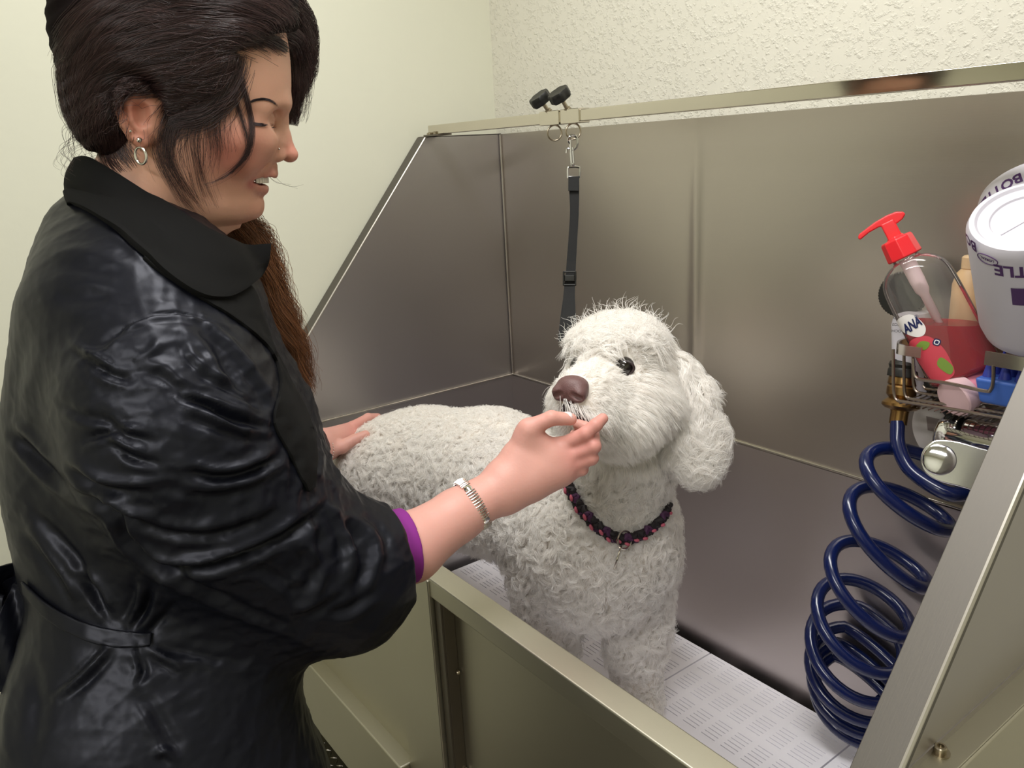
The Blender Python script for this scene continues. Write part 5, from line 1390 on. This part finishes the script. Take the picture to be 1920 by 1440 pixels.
# long wavy hair hanging over the far shoulder
pt = locks([HP.pt(400, 385, -.055), HP.pt(450, 440, -.055), HP.pt(488, 520, -.05), HP.pt(520, 600, -.045), HP.pt(548, 670, -.04), HP.pt(570, 750, -.04)], 46, 42, [.022, .022, .022, .021, .018, .012], .0065, 3.0)
pt2 = bunch3([HP.pt(470, 400, -.05), HP.pt(505, 450, -.05), HP.pt(530, 540, -.045), HP.pt(560, 640, -.04), HP.pt(585, 740, -.04)], 70, [.006, .012, .012, .014], .008, 3, K=28)
strands('long_locks', np.concatenate([pt, pt2]), .00020*(1-.5*np.linspace(0, 1, 28)**2), M_hair2, hair)
fw = bunch3([HP.pt(160, 240, .02), HP.pt(140, 290, .02), HP.pt(150, 340, .03)], 30, [.02, .02, .02], .006, 1.5)
fw2 = bunch3([HP.pt(500, 320, .0), HP.pt(530, 345, .0), HP.pt(570, 345, .0)], 3, [.004, .006, .008], .003, .8)
strands('stray_hairs', np.concatenate([fw, fw2]), .00014*(1-.5*np.linspace(0, 1, 22)**2), M_hair, hair)
# ================================================================ clothes
coatf = Sdf()
torso_rows = [(392, 168, 290, .035), (415, 150, 340, .070), (450, 128, 400, .105), (490, 106, 445, .132), (530, 82, 474, .150), (570, 62, 490, .158), (620, 38, 508, .165), (720, 18, 548, .162), (800, 4, 580, .158), (860, -1, 596, .155), (930, 5, 588, .15), (1000, 20, 574, .145),
              (1080, 42, 566, .145), (1120, 50, 566, .148), (1200, 30, 566, .160), (1300, -6, 560, .175), (1370, -28, 576, .18), (1450, -50, 606, .185), (1600, -70, 630, .19), (1800, -70, 620, .19)]
loftT = make_loft(TF, torso_rows, 2.35, .5)
def loftT2(p):
    L = TF.to(p); sh = np.interp(L[:, 1], [TF.loc(280, v)[1] for v in (400, 600, 850)], [.045, .030, 0])
    return loftT(p-sh[:, None]*TF.c)
coatf.add(loftT2)
coatf.chain([HP.pt(215, 470, 0), HP.pt(250, 430, 0)], [.066, .056], k=.04)
coatf.chain([TF.pt(215, 575, .11), TF.pt(215, 575, -.05)], [.060, .055], k=.05)
# bust
coatf.chain([TF.pt(470, 800, .055), TF.pt(480, 815, -.055)], [.062, .062], k=.05)
# near sleeve
sl = [(270, 610, .78, .055), (300, 700, .775, .078), (345, 830, .78, .092), (430, 950, .82, .092), (560, 1055, .865, .082), (650, 1082, .885, .067), (745, 1030, .918, .0475)]
sleeve = Sdf(); sleeve.chain([at(u, v, D) for u, v, D, r in sl], [r for *_, r in sl], k=0, kk=.05)
coatf.add(sleeve, .045)
# far sleeve
sf = [(420, 600, 1.06, .075), (450, 700, 1.12, .080), (480, 850, 1.24, .070), (560, 845, 1.38, .052)]
coatf.chain([at(u, v, D) for u, v, D, r in sf], [r for *_, r in sf], k=.04, kk=.04)
# open the sleeves at the cuffs
cd_ = nrmv(at(768, 1027, .925)-at(640, 1062, .885)); cc_ = at(738, 1030, .915)
hemc = nrmv(cd_+.0*HP.a)
coatf.cut(lambda p: np.where(np.linalg.norm(p-cc_, axis=1) < .16, np.clip((p-cc_)@hemc, -1, .1), -1.0), .003)
coatf.sub(lambda p: f_cap(p, cc_-hemc*.035, cc_+hemc*.05, .040, .0455), .003)
cd2 = nrmv(at(600, 838, 1.46)-at(470, 850, 1.25)); cc2 = at(572, 842, 1.415)
coatf.cut(lambda p: np.where(np.linalg.norm(p-cc2, axis=1) < .14, (p-cc2)@cd2, -1.0), .003)
coatf.sub(lambda p: f_cap(p, cc2-cd2*.04, cc2+cd2*.05, .036, .042), .003)
coatf.cut(lambda p: .66-p[:, 2], .004)
lo_ = np.array([.0, -1.5, .62]); hi_ = np.array([1.05, -.45, 1.62])
cw = np.array([at(u, v, D) for u, v, D in ((-90, 1500, .95), (-60, 700, .95), (300, 400, .93), (300, 700, .70), (330, 1000, .70), (760, 1030, .92), (600, 850, 1.42), (600, 1200, 1.1), (300, 900, 1.15))])
lo_ = cw.min(0)-.10; hi_ = cw.max(0)+.10; lo_[2] = .64
V6, Q6 = mesh_from_sdf(coatf, lo_, hi_, .005)
V6 = relax(V6, Q6, coatf, 1, .4)
N6 = vnormals(V6, Q6)
# one subdivision of the visible side gives the folds enough points: displacement is done on a finer net
def subdivide(V, Q):
    E = np.concatenate([Q[:, [0, 1]], Q[:, [1, 2]], Q[:, [2, 3]], Q[:, [3, 0]]]); Es = np.sort(E, 1)
    key = Es[:, 0].astype(np.int64)*len(V)+Es[:, 1]; uq, inv = np.unique(key, return_inverse=True)
    a, b = uq//len(V), uq % len(V); M = (V[a]+V[b])/2; Cc = V[Q].mean(1); n = len(Q)
    e = inv.reshape(4, n).T+len(V); c = np.arange(n)+len(V)+len(M)
    F = np.concatenate([np.stack([Q[:, 0], e[:, 0], c, e[:, 3]], 1), np.stack([e[:, 0], Q[:, 1], e[:, 1], c], 1), np.stack([c, e[:, 1], Q[:, 2], e[:, 2]], 1), np.stack([e[:, 3], c, e[:, 2], Q[:, 3]], 1)])
    return np.concatenate([V, M, Cc]), F
V6, Q6 = subdivide(V6, Q6); V6 = relax(V6, Q6, None, 1, .5); N6 = vnormals(V6, Q6)
S = []   # drawn folds: (points, half width px, height m)
def R_(pts, w, h): S.append((pts, w, h))
# shoulder seam of the sleeve and gathers
R_([(204, 640), (240, 612), (285, 592), (330, 588), (375, 596), (420, 615), (452, 640)], 3, -.0028)
R_([(208, 648), (243, 620), (287, 600), (330, 596), (375, 604), (415, 622)], 5, .0016)
R_([(150, 650), (190, 645), (215, 628), (240, 615)], 9, -.004); R_([(135, 640), (165, 660), (200, 680), (215, 690)], 8, .004)
R_([(180, 690), (215, 705), (245, 712)], 8, -.004); R_([(300, 640), (285, 660), (260, 672)], 9, .003)
R_([(370, 615), (400, 640), (430, 690), (460, 730), (495, 760)], 12, -.006); R_([(395, 608), (430, 640), (470, 690), (500, 730), (520, 770)], 8, .005)
R_([(350, 640), (365, 670), (400, 700), (450, 720)], 9, .004); R_([(270, 680), (310, 690), (345, 715), (390, 730)], 12, .004)
R_([(340, 745), (390, 760), (440, 790), (490, 798)], 7, -.0065); R_([(335, 735), (390, 748), (445, 770), (500, 790)], 8, .005)
R_([(345, 765), (400, 785), (450, 805), (505, 812)], 9, .005)
R_([(410, 720), (450, 745), (490, 760)], 6, -.004)
R_([(120, 760), (160, 780), (210, 790), (260, 790)], 9, -.003); R_([(205, 780), (240, 800), (290, 815)], 8, .004)
R_([(150, 830), (190, 815), (230, 805)], 8, -.004); R_([(205, 815), (240, 835), (275, 850)], 8, .005); R_([(225, 845), (255, 862), (300, 870)], 8, -.004)
R_([(120, 850), (160, 880), (200, 900), (260, 905), (320, 900)], 10, .005); R_([(130, 880), (180, 915), (240, 925)], 9, -.005)
R_([(360, 870), (420, 880), (480, 862), (520, 840)], 8, .006); R_([(355, 885), (420, 897), (485, 880), (525, 855)], 8, -.005)
R_([(330, 905), (400, 915), (470, 900), (530, 870)], 10, .004)
R_([(222, 961), (250, 1009), (298, 1044), (364, 1049), (434, 1032), (514, 997), (592, 944)], 9, .0085)
R_([(235, 990), (290, 1062), (364, 1068), (440, 1050), (520, 1015), (590, 968)], 10, -.006)
R_([(190, 920), (250, 960), (330, 985), (420, 980), (500, 950)], 12, .004); R_([(215, 945), (280, 990), (360, 1005), (440, 995), (520, 955)], 9, -.004)
R_([(180, 925), (240, 955), (290, 965)], 8, .005)
R_([(590, 950), (600, 1000), (600, 1060), (575, 1110)], 10, -.004); R_([(612, 935), (640, 985), (655, 1040), (650, 1090)], 9, .005)
R_([(640, 975), (668, 1010), (680, 1060), (668, 1110)], 9, -.005); R_([(660, 965), (700, 1010), (705, 1060), (688, 1110)], 9, .005)
R_([(690, 965), (725, 1010), (728, 1065)], 8, -.004); R_([(560, 1010), (590, 1040), (600, 1090), (575, 1140)], 12, .005)
R_([(470, 1060), (520, 1080), (560, 1120)], 12, -.004); R_([(540, 1150), (590, 1130), (640, 1100)], 10, .004); R_([(620, 1150), (660, 1140), (700, 1110)], 9, -.004)
# edge between sleeve and trunk
R_([(142, 926), (180, 940), (217, 970), (240, 1012), (290, 1052), (350, 1092), (450, 1138), (560, 1182)], 9, -.008)
# trunk back
R_([(25, 817), (60, 855), (100, 895), (142, 926)], 8, -.006); R_([(30, 790), (70, 830), (110, 870), (150, 905)], 10, .004)
R_([(65, 960), (110, 1010), (150, 1060), (180, 1120), (215, 1160)], 9, -.005); R_([(50, 980), (95, 1040), (130, 1090), (150, 1130)], 10, .005)
R_([(140, 1060), (190, 1100), (215, 1150)], 9, .005); R_([(265, 1090), (260, 1130), (240, 1170)], 8, .005); R_([(300, 1110), (285, 1150), (262, 1180)], 8, .005)
R_([(280, 1100), (272, 1140), (252, 1175)], 6, -.005); R_([(330, 1130), (300, 1165), (280, 1185)], 8, -.004)
R_([(200, 1215), (190, 1235), (150, 1275), (105, 1310)], 8, .005); R_([(215, 1220), (170, 1270), (120, 1312)], 9, -.004)
R_([(260, 1220), (270, 1260), (262, 1280)], 7, -.005); R_([(275, 1212), (310, 1235), (345, 1255)], 8, .004); R_([(290, 1210), (380, 1230), (460, 1245)], 10, -.003)
R_([(270, 1300), (300, 1350), (340, 1420)], 14, -.004); R_([(290, 1415), (310, 1408), (330, 1425)], 8, .005)
R_([(20, 1240), (18, 1320), (10, 1420)], 14, .004); R_([(60, 1230), (70, 1320), (60, 1420)], 16, -.003)
R_([(230, 400), (280, 430), (320, 470), (345, 500)], 7, .003); R_([(215, 420), (260, 455), (300, 500)], 9, -.004); R_([(110, 470), (180, 480), (250, 500)], 16, .003)
R_([(100, 560), (170, 555), (240, 565)], 18, -.003); R_([(80, 620), (60, 720), (50, 800)], 20, .003)
d6 = strokes_disp(V6, N6, S)
# small crumples of the thin cloth
r2 = np.random.default_rng(3); cr = np.zeros(len(V6))
for i in range(46):
    kx = unit(r2.normal(size=3)*np.array([1, 1, 1.8])); lam = r2.uniform(.022, .085); ph = r2.random()*6.28
    warp = .35*np.sin(V6@unit(r2.normal(size=3))*2*PI/.11+ph)
    s_ = np.sin(V6@kx*2*PI/lam+ph+warp*3); loc = np.clip(np.sin(V6@unit(r2.normal(size=3))*2*PI/.19+ph*2), 0, 1)
    cr += (1-np.abs(s_))**2*lam*.016*loc
cr -= cr.mean()
u6, v6, _ = project(V6)
amt = .30+.25*np.clip((u6-120)/200, 0, 1)+.6*np.exp(-((u6-430)/200)**2-((v6-880)/220)**2)
V6 = V6+N6*(d6+cr*amt)[:, None]
V6 = relax(V6, Q6, None, 1, .35)
M_coat, nt, b = newmat('black_nylon'); b.inputs['Base Color'].default_value = (.0045, .005, .0085, 1); setp(b, Roughness=.42, Specular_IOR_Level=.27, Specular_Tint=(.86, .88, 1, 1))
nz, bp, mp = noise_bump(nt, b, 55, .10, .002, 4)
coat = link('coat', np_mesh('coat', V6, Q6), M_coat, person)
coatB = bvh_of((V6, Q6))
M_matte = simple('black_matte_cloth', (12, 12, 12), .9, Specular_IOR_Level=.2)
# collar: thick turned cloth standing round the neck
def ribbon(name, top, bot, mat, par, th=.004, n=60, m=8, push=None):
    T_ = np.array(spline(top, 10)); B_ = np.array(spline(bot, 10))
    def rs(P):
        s = np.r_[0, np.cumsum(np.linalg.norm(np.diff(P, axis=0), axis=1))]; q = np.linspace(0, s[-1], n); return np.stack([np.interp(q, s, P[:, i]) for i in range(3)], 1)
    T_, B_ = rs(T_), rs(B_); w = np.linspace(0, 1, m)[None, :, None]
    G = T_[:, None]*(1-w)+B_[:, None]*w
    mid = (T_-B_); out = unit(np.cross(np.gradient(T_, axis=0), mid)); c = HP.pt(270, 420, 0)
    sg = np.sign(((B_-c)*out).sum(1)).mean() or 1
    G = G+(out*sg)[:, None]*(.007*np.sin(w*PI))
    P = G.reshape(-1, 3)
    if push is not None:
        uu, vv, dd = project(P); H, ok = cast(push, uu, vv, .006); hd = project(H)[2]
        mv = ok & (hd < dd+.004); mv[: 24*m] = False
        wgt = np.clip((np.repeat(np.arange(n), m)-24)/5., 0, 1)[:, None]; P = np.where(mv[:, None], P*(1-wgt)+H*wgt, P)
        Pg = P.reshape(n, m, 3)
        for _ in range(3): Pg[1:-1] = (Pg[:-2]+2*Pg[1:-1]+Pg[2:])/4
        P = Pg.reshape(-1, 3)
    Q = np.array([(i*m+j, i*m+j+1, (i+1)*m+j+1, (i+1)*m+j) for i in range(n-1) for j in range(m-1)])
    return cloth_strip(name, P, Q, mat, par, th)
K_ = lambda u, v, w: HP.pt(u, v, w)
top = [K_(330, 395, -.060), K_(220, 330, -.060), K_(160, 300, -.035), K_(143, 299, .0), K_(168, 296, .035), K_(205, 318, .060), K_(262, 356, .074), K_(325, 400, .072), K_(390, 440, .058), K_(450, 462, .040), K_(507, 459, .028)]
bot = [K_(330, 470, -.085), K_(200, 420, -.085), K_(150, 395, -.045), K_(136, 387, .0), K_(160, 396, .050), K_(205, 425, .088), K_(262, 475, .110), K_(325, 530, .116), K_(390, 565, .100), K_(440, 555, .070), K_(487, 515, .035)]
ribbon('collar', top, bot, M_matte, coat, .006, n=80, m=10, push=bvh_of((V6, Q6), (V1, Q1)))
outer = [(268, 484), (292, 506), (354, 548), (437, 598), (504, 656), (524, 720), (512, 790), (540, 850), (576, 922)]
inner = [(345, 490), (400, 530), (465, 536), (490, 590), (510, 650), (528, 685), (545, 720), (575, 778), (590, 838), (588, 915)]
P, Q = drape(coatB, outer, inner, .0022, 110, 10); cloth_strip('lapel', P, Q, M_matte, coat, .003)
# tie belt at the waist with a hanging bow
P, Q = drape(coatB, [(46, 1088), (90, 1128), (150, 1162), (215, 1180), (285, 1186)], [(50, 1112), (92, 1160), (150, 1196), (215, 1214), (282, 1212)], .0035, 60, 6); cloth_strip('tie_belt', P, Q, M_coat, coat, .003)
for pts, wd in (([(52, 1090, .0), (20, 1085, -.01), (-20, 1105, .01), (-30, 1150, .02)], .016), ([(48, 1100, .01), (25, 1150, .02), (5, 1220, .02), (-8, 1300, .015)], .012), ([(50, 1098, -.01), (10, 1120, .0), (-20, 1180, .01)], .014)):
    G = np.array(spline([TF.pt(*q) for q in pts], 8)); sd = unit(np.cross(np.gradient(G, axis=0), TF.c)); m_ = 5
    P = np.concatenate([[g+s_*wd*(k/(m_-1)*2-1)+TF.c*.006*math.sin(k+i*.4) for k in range(m_)] for i, (g, s_) in enumerate(zip(G, sd))]); n_ = len(G)
    Q = np.array([(i*m_+j, i*m_+j+1, (i+1)*m_+j+1, (i+1)*m_+j) for i in range(n_-1) for j in range(m_-1)])
    cloth_strip('tie_end', P, Q, M_coat, coat, .003)
# purple cuff of the shirt under the sleeve
M_purple = simple('purple_knit', (128, 32, 128), .85)
pf = Sdf(); c1 = cc_-hemc*.03; c2 = cc_+hemc*.014
pf.add(lambda p: f_cap(p, c1, c2, .0445, .0435)); pf.sub(lambda p: f_cap(p, c1-hemc*.1, c2+hemc*.1, .0395, .0395), .001); pf.cut(lambda p: (p-c2)@hemc-.004, .002); pf.cut(lambda p: (c1-p)@hemc, .002)
Vp, Qp = mesh_from_sdf(pf, c1-.08, c2+.08, .002); link('shirt_cuff', np_mesh('shirt_cuff', relax(Vp, Qp, pf, 1), Qp), M_purple, person)
# trousers and shoes reach the floor below the picture
tr = Sdf()
for w in (.085, -.085):
    a = TF.pt(280, 1500, w); tr.chain([a, np.array([a[0], a[1], .42]), np.array([a[0], a[1], .09])], [.10, .07, .055], k=.02, kk=.03)
Vt, Qt = mesh_from_sdf(tr, TF.pt(280, 1500, 0)*np.array([1, 1, 0])+np.array([-.35, -.35, .0]), TF.pt(280, 1500, 0)*np.array([1, 1, 0])+np.array([.35, .35, .95]), .012)
link('trousers', np_mesh('trousers', Vt, Qt), M_matte, person)
for w in (.085, -.085):
    a = TF.pt(280, 1500, w); sh = Sdf(); f_ = nrmv(HP.a*np.array([1, 1, 0])); a0 = np.array([a[0], a[1], .045])
    sh.chain([a0-f_*.04, a0+f_*.13-np.array([0, 0, .008])], [.045, .038]); sh.cut(lambda p: -p[:, 2], .004)
    Vs, Qs = mesh_from_sdf(sh, a0-.2, a0+.25, .008); link('shoe', np_mesh('shoe', Vs, Qs), simple('shoe_black', (20, 20, 20), .5), person)
# ---------------------------------------------------------------- lamps
def lamp_panel(loc, sx, sy, power, col, lab):
    t = thing('ceiling_light', (loc[0], loc[1], H_), lab, 'ceiling light', 'ceiling lights')
    m = MB(); m.box((loc[0]-sx/2-.03, loc[1]-sy/2-.03, H_-.06), (loc[0]+sx/2+.03, loc[1]+sy/2+.03, H_)); m.build('light_housing', M_ceil, t)
    d = bpy.data.lights.new('lamp_tube', 'AREA'); d.shape = 'RECTANGLE'; d.size = sx; d.size_y = sy; d.energy = power; d.color = col
    o = bpy.data.objects.new('lamp_tube', d); C.objects.link(o); o.location = (loc[0], loc[1], H_-.065)
    o.parent = t; bpy.context.view_layer.update(); o.matrix_parent_inverse = t.matrix_world.inverted()
lamp_panel((1.0, -.72), 1.2, .25, 16, (1, .985, .965), 'ceiling light fixture above the bath')
lamp_panel((1.9, -2.2), 1.2, .25, 22, (1, .985, .965), 'ceiling light fixture in the middle of the room')
w = bpy.data.worlds.new('World'); bpy.context.scene.world = w; w.use_nodes = True
w.node_tree.nodes['Background'].inputs[0].default_value = (.8, .85, .9, 1); w.node_tree.nodes['Background'].inputs[1].default_value = .3
# ---------------------------------------------------------------- camera
cd = bpy.data.cameras.new('camera'); cam = bpy.data.objects.new('camera', cd); C.objects.link(cam)
cd.sensor_fit = 'HORIZONTAL'; cd.sensor_width = 36; cd.lens = FOC*36/1920; cd.clip_start = .01
cam.matrix_world = Matrix([[*RM[0], CAMP[0]], [*RM[1], CAMP[1]], [*RM[2], CAMP[2]], [0, 0, 0, 1]])
sc = bpy.context.scene; sc.camera = cam
sc.view_settings.view_transform = 'Standard'; sc.view_settings.look = 'None'; sc.view_settings.gamma = 1; sc.view_settings.use_curve_mapping = False
sc.view_settings.exposure = 0.42

sc.cycles.diffuse_bounces = 8; sc.cycles.max_bounces = 12
